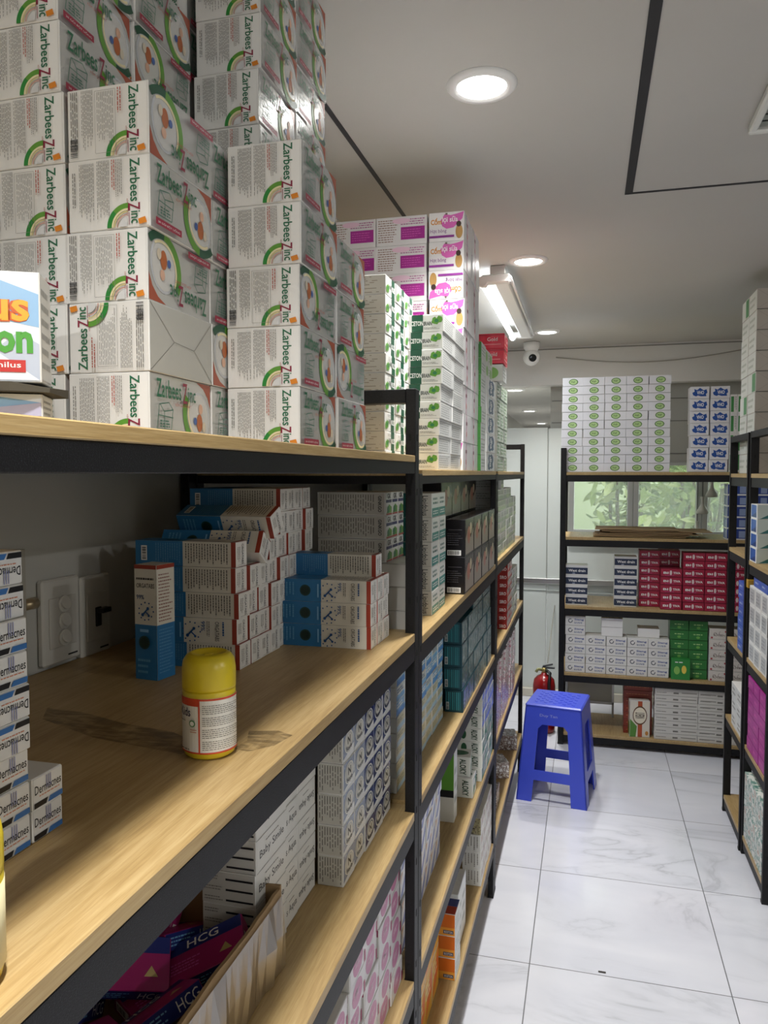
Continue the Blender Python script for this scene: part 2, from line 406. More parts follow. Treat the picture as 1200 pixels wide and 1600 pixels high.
def com_front(f):
    f.poly([(.33, .72), (.45, .93), (.62, .88), (.8, .92), (.99, .98), (.95, .74), (.82, .6), (.7, .45), (.5, .42), (.38, .52)], PINK)
    f.text('Cốm', .05, .58, .36, .82, M('d08a3c', .3), 0, .03); f.text('lợi sữa', .38, .6, .82, .84, WHT, 0, .02)
    f.text('Hạt bông', .04, .26, .5, .42, M('7a3a86', .3)); f.rect(.01, .12, .72, .2, M('8d3a92', .3))
    f.ell(.86, .3, .1, .24, M('b08a52', .4)); f.ell(.85, .56, .07, .1, M('3a2a24', .4)); f.rect(.47, .9, .53, .96, M('6b6257', .4))
def com_long(f):
    f.micro(.04, .1, .46, .92, 10, M('9a7f78', .5)); f.rect(.49, .18, .96, .62, MAG); f.micro(.52, .24, .93, .56, 4, PINK, False, .3); f.micro(.49, .68, .96, .92, 3, M('b06a9a', .5))
    f.ell(.5, .84, .18, .1, M('eccbdd', .4))
def com_E(f):
    f.rect(.01, .01, .99, .99, M('e4e2e4', .25)); f.rect(.3, .01, .46, .99, M('e7cbd8', .3)); f.rect(.3, .62, .47, .74, M('7a2b4a', .3)); f.ell(.38, .3, .06, .1, M('cf8f8f', .3))
CW = mat_glossy_card('milk_carton_card', 'e8e6e6', .2, .08)
COM_A = Kind('herbal_granule_carton', (.092, .136, .0733), [carton_mesh('granule_a', .091, .135, .0728, CW, {'S': com_front, 'E': com_E}), carton_mesh('granule_b', .091, .135, .0728, CW, {'S': com_front, 'E': com_E}, 'S')])
COM_B = Kind('herbal_granule_carton', (.136, .092, .0733), [carton_mesh('granule_c', .135, .091, .0728, CW, {'S': com_long, 'E': com_front})])

OB, OW = M('2a72a8', .35), M('d9d5c9', .4)
OB2 = M('1f4f86', .35)
def dots(f, cu, cv, r, m):
    for i in range(11): f.circ(cu + r * math.cos(i * .571) / f.w, cv + r * math.sin(i * .571) / f.h, .0013, m, 8)
    f.line(cu - .4 * r / f.w, cv - .4 * r / f.h, cu + .3 * r / f.w, cv + .3 * r / f.h, .0025, m); f.circ(cu - .4 * r / f.w, cv - .4 * r / f.h, .0026, m, 10)
    f.circ(cu + .35 * r / f.w, cv + .35 * r / f.h, .0024, m, 10); f.line(cu, cv, cu + .5 * r / f.w, cv - .4 * r / f.h, .002, m); f.circ(cu + .5 * r / f.w, cv - .45 * r / f.h, .002, m, 10)
def orga_S(front):
    def g(f):
        f.rect(.0, .0, .48, 1, OB); f.rect(.48, 0, .955, 1, OW); f.rect(.955, 0, 1, 1, M('9a3a2a', .35))
        if front:
            f.circ(.31, .5, .0098, M('1c3f3c', .35), 20); f.circ(.31, .5, .0075, M('102a24', .3), 16); f.rect(.44, .2, .455, .8, SKY); f.micro(.06, .15, .2, .85, 4, M('5fa0c8', .4), True)
            dots(f, .56, .45, .0145, OB2); f.text('99%', .66, .5, .70, .9, OB2, -90, .01); f.micro(.715, .1, .75, .9, 2, TX, True); f.text('ORGATABS', .80, .12, .84, .9, TX, -90, .01); f.micro(.86, .3, .9, .9, 1, OB2, True)
        else:
            f.micro(.2, .08, .46, .92, 11, M('5f97c0', .5), True, .3); f.rect(.06, .2, .12, .8, WHT); f.bars(.07, .25, .11, .75, 9, BK, False)
            f.micro(.5, .08, .93, .92, 16, TX, True, .35)
    return g
def orga_E(f): f.micro(.1, .2, .4, .8, 3, LT, True); f.text('ORGATABS', .5, .1, .68, .9, M('5b5b62', .4), -90); f.line(.12, .08, .85, .08, .0004, LT)
OD = (.17, .0388, .0385)
ORGA = Kind('mineral_tablet_carton', OD, [carton_mesh('tablet_a', .169, .0382, .038, M('ecebe7', .38), {'S': orga_S(1), 'E': orga_E, 'T': orga_S(0)}),
                                         carton_mesh('tablet_b', .169, .0382, .038, M('ecebe7', .38), {'S': orga_S(0), 'E': orga_E, 'T': orga_S(1)})])
def orga_up(f):
    f.rect(0, 0, 1, .48, OB); f.rect(0, .48, 1, .97, OW); f.rect(0, .965, 1, 1, M('9a3a2a', .35))
    f.text('ORGATABS', .1, .80, .92, .84, TX, 0, .01); f.micro(.1, .86, .9, .9, 1, TX); f.text('99%', .1, .7, .45, .74, OB2, 0, .01); dots(f, .55, .6, .0125, OB2)
    f.rect(.3, .42, .7, .445, SKY); f.circ(.5, .33, .0098, M('1c3f3c', .35), 20); f.circ(.5, .33, .0075, M('102a24', .3)); f.micro(.2, .05, .8, .2, 3, M('5fa0c8', .4))
def orga_upE(f):
    f.rect(0, 0, 1, .48, OB); f.rect(0, .48, 1, .97, OW); f.micro(.1, .5, .92, .93, 15, M('8a5b52', .5), False, .35); f.micro(.1, .05, .9, .45, 14, M('5f97c0', .5), False, .3); f.rect(0, .965, 1, 1, M('9a3a2a', .35))
ORGA_UP = Kind('mineral_tablet_carton', (.0385, .0385, .17), [carton_mesh('tablet_up', .0385, .0385, .165, OW, {'S': orga_up, 'E': orga_upE})])

# ------------------------------------------------------------------ the room
Y0, Y1, X0, X1 = -3.0, 5.25, -.79, 3.2
def slab(name, lo, hi, m, label=None):
    bm = bmesh.new(); add_box(bm, lo, hi); return struct(name, bm, m, label)
slab('floor', (X0 - .1, Y0, -.05), (X1 + .1, 11.1, 0), TILE, 'glossy white marbled tile floor')
slab('wall_left', (X0 - .1, Y0, 0), (X0, 11.1, 2.5), WALL)
slab('wall_right', (X1, Y0, 0), (X1 + .1, Y1 + .1, 2.5), WALL)
slab('wall_front', (X0 - .1, Y0 - .1, 0), (X1 + .1, Y0, 2.5), WALL)
slab('ceiling', (X0 - .1, Y0 - .1, ZC), (X1 + .1, 5.2, ZC + .1), CEIL, 'matte grey-white ceiling')
slab('trim_1', (X0, 5.1, ZL), (X1, 5.2, ZC), FASC, 'white fascia band below the ceiling')
slab('ceiling_low', (X0, 5.2, ZL + .02), (-.15, 11, ZL + .1), CEIL)
slab('ceiling_soffit', (-.15, 5.2, ZL + .02), (X1, Y1 + .08, ZL + .1), CEIL)
slab('wall_corridor', (-.25, 5.33, 0), (-.2, 11, ZL + .02), WALL)
slab('wall_far', (X0, 11, 0), (-.15, 11.1, 2.2), WALL)
# ceiling joints: dark recessed strips
def strip(n, lo, hi): slab('trim_%d' % n, (*lo, ZC - .002), (*hi, ZC + .001), M('2c2c2f', .7), 'dark strip set in the ceiling')
strip(2, (-.583, -.5), (-.571, 3.4)); strip(3, (.093, .2), (.115, 2.385)); strip(4, (.093, 2.378), (2.2, 2.388))
# thin moulding under ceiling edge
slab('trim_5', (X0, 5.094, ZC - .018), (X1, 5.1, ZC - .012), M('8b8a85', .6))
# far wall with window: pale panels, chrome rail
bm = bmesh.new()
WX0, WX1, WZ0, WZ1 = -.125, 2.3, 1.10, 1.572
add_box(bm, (-.25, Y1, 0), (X1, Y1 + .08, WZ0)); add_box(bm, (-.25, Y1, WZ1), (X1, Y1 + .08, ZL + .02))
add_box(bm, (-.25, Y1, WZ0), (WX0, Y1 + .08, WZ1)); add_box(bm, (WX1, Y1, WZ0), (X1, Y1 + .08, WZ1))
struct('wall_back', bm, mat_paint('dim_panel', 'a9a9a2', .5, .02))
bm = bmesh.new()
for zz in (1.63, 1.84, 1.985): add_box(bm, (-.24, Y1 - .004, zz - .003), (X1, Y1, zz + .003))
struct('trim_6', bm, M('6f6f6a', .5), 'panel joints above the window')
bm = bmesh.new(); add_box(bm, (X0, 5.18, .0), (-.262, 5.22, 1.805), .003); add_box(bm, (-.258, 5.183, .0), (-.15, 5.22, 1.80), .003)
add_box(bm, (-.146, 5.185, .0), (X1, 5.22, 1.06), .003)
pt = struct('wall_partition', bm, PANEL, 'pale glossy panels behind the racks')
bm = bmesh.new(); add_box(bm, (X0, 5.165, .765), (X1, 5.18, .80), .002); struct('trim_7', bm, CHROME, 'polished metal rail along pale panels')
bm = bmesh.new(); add_box(bm, (X0, 5.176, .715), (X1, 5.18, .719)); struct('trim_8', bm, M('8f9692', .4))
bm = bmesh.new(); add_box(bm, (X0, 5.15, 0), (X1, 5.18, .055), .003); struct('baseboard_back', bm, M('cfcabb', .4))
# window
def window(n, xa, xb):
    f = bmesh.new(); t = .034
    for lo, hi in (((xa, 5.225, WZ0), (xa + t, 5.27, WZ1)), ((xb - t, 5.225, WZ0), (xb, 5.27, WZ1)), ((xa + t, 5.225, WZ0), (xb - t, 5.27, WZ0 + .028)), ((xa + t, 5.225, WZ1 - .02), (xb - t, 5.27, WZ1))):
        add_box(f, lo, hi, .002)
    o = struct('window_%d' % n, f, ALU); box_obj('pane', (xa + t, 5.25, WZ0 + .028), (xb - t, 5.255, WZ1 - .02), DUSTY, o)
for i, (a, b) in enumerate(((-.123, .285), (.287, .705), (.707, 1.06), (1.062, 1.5), (1.502, 1.9), (1.902, 2.298))): window(i + 1, a, b)
slab('window_sill', (WX0, 5.14, WZ0 - .03), (WX1, 5.25, WZ0), M('c9c9c3', .4))
# garden outside
slab('ground_outside', (-.2, 5.4, -.3), (9, 16, -.2), M('6f7a52', .9))
LEAF = []
for c in ('9cb45c', 'b9cc74', '7d9a50', 'd2dc98'):
    m = M(c, .5); m.node_tree.nodes['Principled BSDF'].inputs['Transmission Weight'].default_value = 0
    LEAF.append(m)
def bush(x, y, r, h, n, label, seed, xmin=-9):
    rd = random.Random(seed); bm = bmesh.new()
    for i in range(n):
        a = rd.uniform(0, 6.28); q = r * math.sqrt(rd.random()); z = rd.uniform(.1, h)
        c = Vector((q * math.cos(a), q * math.sin(a) * .6, z))
        if x + c.x < xmin: continue
        d = Vector((rd.uniform(-1, 1), rd.uniform(-1, 1), rd.uniform(-.9, .5))).normalized()
        s = d.cross(Vector((rd.uniform(-1, 1), rd.uniform(-1, 1), 1))).normalized(); l = rd.uniform(.09, .2); wd = l * .17
        vv = [bm.verts.new(c + d * l * t + s * wd * k) for t, k in ((0, 0), (.3, 1), (.7, .8), (1, 0), (.7, -.8), (.3, -1))]
        f = bm.faces.new(vv); f.material_index = rd.randrange(4)
    for k in range(9):
        a = k * .7; add_tube(bm, [(0, 0, 0), (r * .3 * math.cos(a), r * .3 * math.sin(a), h * .5), (r * .5 * math.cos(a), r * .45 * math.sin(a), h * .95)], [.02, .012, .005], 5, 4)
    tag(obj('garden_shrub', bm, LEAF + [M('6b5a40', .8)], None, False, (x, y, -.2)), label, 'shrub', 'shrubs outside the window')
bush(.85, 6.3, .5, 2.9, 1700, 'leafy green shrub close outside the second window pane', 3)
bush(.32, 7.0, .45, 2.7, 1600, 'leafy green shrub outside the left window pane, against the wall', 9, .05)
bush(2.0, 6.6, .6, 2.9, 1500, 'leafy green shrub outside the right window panes', 4)
bush(1.35, 7.9, .85, 2.9, 1900, 'leafy green shrub further back behind the middle window pane', 5)
slab('wall_garden', (-.15, 9.3, -.2), (9, 9.4, 2.6), M('c3cda6', .9), 'dull green boundary beyond the garden')

# ------------------------------------------------------------------ lamps
def downlight(x, y, z, w, label, r=.052, R_=.075, spread=104):
    t = empty('ceiling_downlight', (x, y, z)); tag(t, label, 'ceiling light', 'recessed round ceiling downlights')
    bm = bmesh.new(); add_lathe(bm, [(r, -.004), (r + .004, -.009), (R_ - .006, -.007), (R_, -.001), (R_, 0), (r, 0)], n=40)
    obj('trim_ring', bm, M('e6e6e4', .4), t, True)
    bm = bmesh.new(); add_lathe(bm, [(r, -.001), (r * .999, -.005), (.001, -.0055)], n=40); obj('diffuser', bm, mat_emit('lamp_glow', DOWN_COL, 14), t)
    ld = bpy.data.lights.new('lamp', 'AREA'); ld.shape = 'DISK'; ld.size = r * 1.9; ld.energy = w; ld.color = DOWN_COL; ld.spread = R(spread)
    l = bpy.data.objects.new('lamp', ld); C.objects.link(l); l.parent = t; l.location = (0, 0, -.012)
vis = ['largest round ceiling downlight, nearest the camera', 'middle round ceiling downlight beside the tube lamp', 'small round ceiling downlight just above the security camera']
for i, (x, y) in enumerate(downlights):
    downlight(x, y, ZC, 17 if x > 2 else 21 if y < -1 else DOWN_W, vis[i] if i < 3 else ('round ceiling downlight overhead just behind the camera', 'round ceiling downlight further behind the camera', 'round ceiling downlight far right of the camera', 'round ceiling downlight in the rear right room corner')[i - 3], spread=180 if x > 2 or y < -1 else 104)
for i, (x, y) in enumerate(low_lights):
    downlight(x, y, ZL + .02, 8, 'warm downlight in the low far ceiling, %s from the fascia' % ORD[i])
# tube batten
t = empty('tube_lamp', (-.36, 3.0, ZC)); tag(t, 'lit white fluorescent tube batten hung under the ceiling', 'tube lamp')
t.rotation_euler = (0, 0, 0)
L0, L1 = .05, 1.35
bm = bmesh.new(); add_box(bm, (-.012, L0 + .02, -.065), (.045, L1 - .02, -.03), .004); obj('batten', bm, WHITE, t)
bm = bmesh.new()
bm.free()
for yy in (L0, L1 - .035):
    bm = bmesh.new(); add_tube(bm, [(-.055, yy - .004, -.062), (-.055, yy + .039, -.062)], .02, 14); add_box(bm, (-.06, yy, -.07), (.055, yy + .035, -.035), .006); obj('end_holder', bm, M('dcdcd8', .35), t)
for yy in (L0 + .003, L1 - .3):
    bm = bmesh.new(); add_box(bm, (-.025, yy, -.036), (.035, yy + .04, -.001), .003); obj('ceiling_bracket', bm, M('c4c4c0', .35), t)
bm = bmesh.new(); add_tube(bm, [(.055, L0, -.05), (.055, L1, -.05)], .006, 8); obj('spare_rod', bm, WHITE, t)
bm = bmesh.new(); add_tube(bm, [(-.055, L0 + .035, -.062), (-.055, L1 - .035, -.062)], .013, 14); obj('tube', bm, mat_emit('tube_glow', TUBE_COL, 9), t)
ld = bpy.data.lights.new('lamp', 'AREA'); ld.shape = 'RECTANGLE'; ld.size = .03; ld.size_y = L1 - L0 - .08; ld.energy = TUBE_W; ld.color = TUBE_COL
l = bpy.data.objects.new('lamp', ld); C.objects.link(l); l.parent = t; l.location = (-.055, (L0 + L1) / 2, -.079)
# security camera
t = empty('security_camera', (-.352, 4.88, ZC)); t.scale = (1.22, 1.22, 1.22); tag(t, 'white dome security camera with black lens under the ceiling', 'camera')
bm = bmesh.new(); add_lathe(bm, [(.03, 0), (.042, -.003), (.04, -.03), (.03, -.045), (.01, -.047)][::-1], n=24); obj('mount', bm, WHITE, t, True)
bm = bmesh.new(); add_lathe(bm, [(.001, -.12)] + [(.042 * math.cos(R(a)), -.078 + .042 * math.sin(R(a))) for a in range(-80, 81, 16)] + [(.001, -.036)], n=24); obj('head', bm, WHITE, t, True)
bm = bmesh.new(); add_tube(bm, [(.008, -.036, -.085), (.01, -.047, -.087)], .019, 20); h = obj('lens_window', bm, M('0c0c0e', .1), t)
bm = bmesh.new(); add_tube(bm, [(.0, -.047, -.082), (.0, -.05, -.082)], .006, 14); obj('lens', bm, M('5a6068', .1), h)
# sagging cable
bm = bmesh.new(); pts = [Vector((-.21 + i * .105, 5.085, 2.25 - .055 * math.sin(math.pi * min(1, i / 11)) + .012 * i / 11)) for i in range(12)]
add_tube(bm, pts, .0035, 6); tag(obj('cable', bm, M('a6a49c', .6)), 'thin grey cable sagging along the white fascia', 'cable')
# air conditioning grille
t = empty('ceiling_air_vent', (.614, 1.745, ZC)); tag(t, 'square white air conditioning vent at the ceiling edge', 'vent')
bm = bmesh.new(); q = .26
for lo, hi in (((-q, -q), (q, -q + .018)), ((-q, q - .018), (q, q)), ((-q, -q + .018), (-q + .018, q - .018)), ((q - .018, -q + .018), (q, q - .018))): add_box(bm, (*lo, -.022), (*hi, 0), .004)
obj('frame', bm, M('dedfda', .4), t)
bm = bmesh.new()
for i in range(14): add_box(bm, (-q + .018, -q + .03 + i * .035, -.016), (q - .018, -q + .036 + i * .035, -.006), 0, 0, Matrix.Rotation(.5, 3, 'X'))
obj('grille', bm, M('8a8f88', .5), t)
box_obj('backing', (-q + .018, -q + .018, -.004), (q - .018, q - .018, -.001), M('3c403c', .7), t)

# ------------------------------------------------------------------ shelving racks
def rack(label, xa, xb, ya, yb, levels, top, long='y', front_posts=True, top_bars=True, lean=0, thin=0, near_top=None):
    full = top
    """welded black angle rack; origin at its near left foot"""
    t = empty('shelving_rack', (xa, ya, 0)); tag(t, label, 'shelving rack', 'black steel racks with oak boards')
    W, D = xb - xa, yb - ya; s = .019; e = .03
    for (px, py) in ((0, 0), (W - s, 0), (0, D - e), (W - s, D - e)) if long == 'y' else ((0, 0), (W - e, 0), (0, D - s), (W - e, D - s)):
        a, b = (s, e) if long == 'y' else (e, s); top = near_top if near_top and py == 0 else full
        bm = bmesh.new(); add_box(bm, (px, py, .006), (px + a, py + b, top), .0012)
        add_box(bm, (px - .001, py - .001, 0), (px + a + .001, py + b + .001, .012), .001)
        for k in range(int(top / .1)):
            zz = .06 + k * .1
            if long == 'y': add_box(bm, (px + a * .3, py - .0006, zz), (px + a * .6, py + .001, zz + .012), 0, 1); add_box(bm, (px + a - .001, py + b * .4, zz), (px + a + .0006, py + b * .6, zz + .012), 0, 1)
            else: add_box(bm, (px + a * .4, py - .0006, zz), (px + a * .6, py + .001, zz + .012), 0, 1)
        obj('post', bm, [STEEL, M('0a0a0b', .8)], t)
    for z in levels:
        bm = bmesh.new(); bh, th = (thin, .012) if thin and z == levels[-1] else (.036, .016)
        add_box(bm, (.002 + s, .002 + s, z - th - bh), (W - .002 - s, .014 + s, z - th)); 
        if long == 'y':
            bm.free(); bm = bmesh.new()
            add_box(bm, (W - .006, e, z - th - bh), (W - .001, D - e, z - th), .001); add_box(bm, (W - .03, e, z - th - .004), (W - .006, D - e, z - th))
            obj('front_beam', bm, STEEL, t)
            bm = bmesh.new(); add_box(bm, (.002, e, z - th - bh), (.012, D - e, z - th), .001); obj('rear_beam', bm, STEEL, t)
            bm = bmesh.new(); add_box(bm, (s, .004, z - th - bh), (W - s, .012, z - th)); obj('side_beam', bm, STEEL, t)
            bm = bmesh.new(); add_box(bm, (s, D - .012, z - th - bh), (W - s, D - .004, z - th)); obj('side_beam', bm, STEEL, t)
            bm = bmesh.new(); add_box(bm, (.001, e + .001, z - th), (W - .0004, D - e - .001, z), .001); add_box(bm, (s + .001, .002, z - th), (W - s - .001, e + .001, z)); add_box(bm, (s + .001, D - e - .001, z - th), (W - s - .001, D - .002, z))
        else:
            bm.free(); bm = bmesh.new()
            add_box(bm, (e, .001, z - th - bh), (W - e, .006, z - th), .001); add_box(bm, (e, .006, z - th - .004), (W - e, .03, z - th)); obj('front_beam', bm, STEEL, t)
            bm = bmesh.new(); add_box(bm, (e, D - .012, z - th - bh), (W - e, D - .002, z - th), .001); obj('rear_beam', bm, STEEL, t)
            bm = bmesh.new(); add_box(bm, (.004, s, z - th - bh), (.012, D - s, z - th)); obj('side_beam', bm, STEEL, t)
            bm = bmesh.new(); add_box(bm, (W - .012, s, z - th - bh), (W - .004, D - s, z - th)); obj('side_beam', bm, STEEL, t)
            bm = bmesh.new(); add_box(bm, (e + .001, .0004, z - th), (W - e - .001, D - .001, z), .001); add_box(bm, (.002, s + .001, z - th), (e + .001, D - s - .001, z)); add_box(bm, (W - e - .001, s + .001, z - th), (W - .002, D - s - .001, z))
        obj('shelf_board', bm, WOOD, t)
    top = full
    if top_bars:
        for k in (1,) if near_top else (0, 1):
            bm = bmesh.new()
            if long == 'y': add_box(bm, (s, k * (D - e), top - .026), (W - s, k * (D - e) + e, top - .001), .001)
            else: add_box(bm, (k * (W - e), s, top - .026), (k * (W - e) + e, D - s, top - .001), .001)
            obj('top_side_bar', bm, STEEL, t)
    if lean: t.rotation_euler = (0, lean, 0)
    return t
XF = -.305
r1 = rack('black and oak rack nearest the camera, beside the light switches', -.785, XF, .06, 1.392, [.2, .541, .867, 1.205, 1.533], 1.655, thin=.021)
r2 = rack('black and oak rack in the middle of the left row', -.785, XF, 1.395, 2.66, [.2, .537, .872, 1.187, 1.508], 1.50, top_bars=False, thin=.016)
r3 = rack('black and oak rack at the far end of the left row', -.785, XF, 2.664, 3.84, [.2, .545, .872, 1.19, 1.508], 1.645, thin=.02, near_top=1.5)
rb = rack('black and oak rack across the far wall below the window', -.145, 1.5, 4.27, 4.67, [.07, .405, .775, 1.155, 1.508], 1.64, long='x', lean=0)
R2x = .604
ra = rack('nearer black and oak rack end at the right edge', R2x, 1.9, 2.835, 3.222, [.075, .44, .785, 1.165, 1.5], 1.663, long='x')
rc = rack('farther black and oak rack end at the right edge', R2x - .006, 1.9, 3.226, 3.615, [.075, .44, .785, 1.18, 1.5], 1.66, long='x')
bm = bmesh.new(); add_box(bm, (-.002, .354, 1.058), (.033, .3865, 1.09), .001)
obj('yellow_tape', bm, M('b98f2a', .4), ra)

# tape residue on the third board
def residue_mat():
    m, N, L, b = nodes('tape_residue'); v = mapping(N, L, (16, 60, 1), rot=(0, 0, .28)); f = noise(N, L, v, 1.3, 5, 1.2)
    b.inputs['Base Color'].default_value = (*lin(hexc('54452f')), 1); b.inputs['Roughness'].default_value = .35
    L.new(ramp(N, L, f, [(.40, 0.08), (.58, .42)]), b.inputs['Alpha']); return m
RESM = residue_mat()
def smear(pts):
    bm = bmesh.new(); bm.faces.new([bm.verts.new((x + .785, y - .06, 1.2053)) for x, y in pts]); obj('tape_residue', bm, RESM, r1)
def fp(x, y): return (x, y)
smear([(-.655, .805), (-.60, .80), (-.52, .775), (-.455, .765), (-.40, .735), (-.41, .705), (-.47, .715), (-.53, .725), (-.58, .745), (-.63, .765)])
smear([(-.372, .79), (-.34, .80), (-.318, .79), (-.325, .755), (-.345, .73), (-.365, .735), (-.36, .76)])

# ------------------------------------------------------------------ bay 1, top board: zinc cartons
T1 = 1.5333
z1 = 'zinc carton'
gA = 'zinc cartons on the near top board'
_st = stack
def zst(*a, **k): k.setdefault('jit', .0028); _st(*a, **k)
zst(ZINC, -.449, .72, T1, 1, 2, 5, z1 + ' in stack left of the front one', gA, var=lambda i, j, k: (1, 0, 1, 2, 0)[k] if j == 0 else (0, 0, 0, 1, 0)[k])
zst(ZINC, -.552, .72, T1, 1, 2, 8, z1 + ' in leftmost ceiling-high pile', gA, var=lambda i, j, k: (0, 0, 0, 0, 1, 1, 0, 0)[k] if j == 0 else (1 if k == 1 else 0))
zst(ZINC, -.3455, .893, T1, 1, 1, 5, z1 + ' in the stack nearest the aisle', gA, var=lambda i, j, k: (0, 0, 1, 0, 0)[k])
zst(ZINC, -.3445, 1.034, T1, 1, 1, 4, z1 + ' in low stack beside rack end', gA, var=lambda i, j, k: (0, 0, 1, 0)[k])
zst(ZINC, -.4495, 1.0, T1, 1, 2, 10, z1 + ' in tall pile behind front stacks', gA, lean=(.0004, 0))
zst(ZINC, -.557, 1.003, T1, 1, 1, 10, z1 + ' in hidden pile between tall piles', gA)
# blue sky probiotic cartons at the left edge
def lus(full):
    def g(f):
        f.rect(.01, .01, .99, .99, M('dfe6ee', .25)); f.poly([(.01, .95), (.6, .98), (.99, .8), (.99, .5), (.5, .62), (.01, .45)], M('8fb8de', .3))
        f.poly([(.1, .02), (.45, .42), (.62, .2), (.85, .45), (.99, .35), (.99, .02)], M('b9c3d4', .3)); f.poly([(.3, .02), (.62, .36), (.99, .02)], M('e8ecf2', .3))
        if full:
            f.text('lus', .58, .54, .93, .82, M('c8571c', .3), 0, .07); f.text('lus', .58, .55, .93, .83, M('f0a92a', .3), 0, .02)
            f.text('mon', .52, .26, .95, .46, M('4e9e3a', .3), 0, .04); f.rect(.4, .09, .9, .2, M('c33a35', .3)); f.text('dophilus', .58, .115, .87, .18, WHT, 0, .01)
        else: f.micro(.2, .5, .8, .8, 2, M('c98f94', .4)); f.poly([(.01, .4), (.99, .8), (.99, .5), (.01, .1)], M('b9b6d0', .3)); f.rect(.3, .02, .7, .08, M('a8b84a', .3))
    return g
LUS = Kind('probiotic_carton', (.13, .05, .1), [carton_mesh('probiotic_a', .13, .045, .1, CARD, {'S': lus(1), 'E': ceton_long})])
LUS2 = Kind('probiotic_carton', (.13, .05, .04), [carton_mesh('probiotic_b', .13, .045, .04, CARD, {'S': lus(0), 'E': ceton_long})])
place(LUS2, (-.556, .592, T1), 'lilac and white carton under the dark board at left edge', 'probiotic cartons', 0, (0, 0, R(28)))
place(LUS, (-.554, .589, T1 + .050), 'sky blue carton with orange and green lettering at left edge', 'probiotic cartons', 0, (0, 0, R(28)))
bm = bmesh.new()
vv = [(-.72, .52), (-.50, .575), (-.478, .60), (-.50, .655), (-.72, .66)]
lo = [bm.verts.new((x, y, T1 + .041)) for x, y in vv]; hi = [bm.verts.new((x, y, T1 + .049 - (.004 if i == 2 else 0))) for i, (x, y) in enumerate(vv)]
bm.faces.new(lo[::-1]); bm.faces.new(hi)
for i in range(5): bm.faces.new((lo[i], lo[(i + 1) % 5], hi[(i + 1) % 5], hi[i]))
tag(obj('cardboard_sheet', bm, M('4a463c', .8)), 'dark torn cardboard sheet between two cartons at left edge', 'cardboard')

# ------------------------------------------------------------------ bay 2, top board
T2 = 1.5083
stack(CET_B, -.385, 1.45, T2, 1, 3, 10, 'brain tonic carton, end facing aisle', 'brain tonic cartons')
stack(CET_A, -.318, 1.65, T2, 1, 2, 9, 'brain tonic carton with name facing camera', 'brain tonic cartons', lean=(.0013, 0))
gC = 'pink and white granule cartons'
stack(COM_A, -.312, 1.955, T2, 1, 2, 9, 'pink logo granule carton in front pile', gC, var=lambda i, j, k: 1 if k == 2 else 0)
stack(COM_B, -.41, 1.958, T2, 2, 1, 9, 'granule carton with magenta text panel', gC)
def gstrip(f): f.rect(0, 0, 1, 1, M('3f7f38', .35)); f.line(0, .03, 1, .03, .0006, DG)
def pale(f): f.rect(.02, .03, .98, .97, M('dfe2df', .3)); f.micro(.1, .2, .9, .8, 3, M('b4bab4', .5))
def greenlogo(f):
    f.rect(.02, .03, .98, .97, M('dfe6de', .3)); f.ell(.6, .5, .25, .35, M('8cc46a', .35)); f.micro(.08, .2, .3, .8, 3, M('7d9a7d', .5))
GS = Kind('green_sided_carton', (.07, .1, .047), [carton_mesh('green_side', .069, .099, .0465, CARD, {'S': gstrip, 'E': pale})])
stack(GS, -.304, 2.232, T2, 1, 1, 8, 'green-sided carton beyond the pink granule pile', 'green sided cartons')
def bluelogo(f):
    f.rect(.02, .03, .98, .97, M('e8ebea', .3))
    f.poly([(.2, .1), (.35, .04), (.5, .16), (.6, .1), (.8, .2), (.76, .4), (.84, .6), (.8, .8), (.6, .95), (.42, .84), (.3, .92), (.2, .7), (.26, .5), (.16, .3)], M('1d4f74', .35)); f.text('dha', .36, .2, .62, .8, WHT, -90, .03)
BL = Kind('fish_oil_carton', (.08, .2, .058), [carton_mesh('fish_a', .079, .199, .0575, CARD, {'S': pale, 'E': bluelogo})])
stack(BL, -.300, 2.34, T2, 1, 1, 5, 'white carton with dark blue blot', 'blue blot cartons')
GL = Kind('green_logo_carton', (.08, .1, .045), [carton_mesh('green_logo', .079, .099, .0445, CARD, {'S': pale, 'E': greenlogo})])
stack(GL, -.31, 2.34, T2 + .29, 1, 2, 2, 'small green logo carton on blue blot stack', 'green logo cartons')
def gridg(f):
    f.rect(.02, .03, .98, .97, M('c3cfbf', .25)); f.micro(.1, .15, .9, .85, 3, M('6f8f6a', .4), False, .5, .3); f.frame(.02, .03, .98, .97, .002, M('4f6b4c', .4))
GG = Kind('green_printed_carton', (.08, .11, .052), [carton_mesh('green_print', .079, .109, .0515, CARD, {'S': greenlogo, 'E': gridg})])
stack(GG, -.309, 2.68, T2, 1, 3, 6, 'green printed carton on far left rack', 'green printed cartons')
REDP = mat_glossy_card('red_film', 'e2324a', .25, .3)
def redS(f): f.rect(.1, .25, .9, .32, M('f28a94', .3)); f.text('Gold', .5, .5, .8, .75, WHT); f.line(0, .9, 1, .9, .002, M('a81f38', .3))
RB = Kind('red_carton', (.12, .12, .052), [carton_mesh('red', .119, .119, .0515, REDP, {'S': redS, 'E': redS})])
stack(RB, -.287, 2.685, T2 + .375, 1, 1, 2, 'bright red wrapped carton on far left stack', 'red cartons')
GLs = Kind('leaf_logo_carton', (.1, .12, .058), [carton_mesh('leaf_logo', .099, .119, .0575, CARD, {'S': greenlogo, 'E': pale})])
stack(GLs, -.29, 2.683, T2 + .314, 1, 1, 1, 'white carton with green leaf below red cartons', 'leaf cartons')

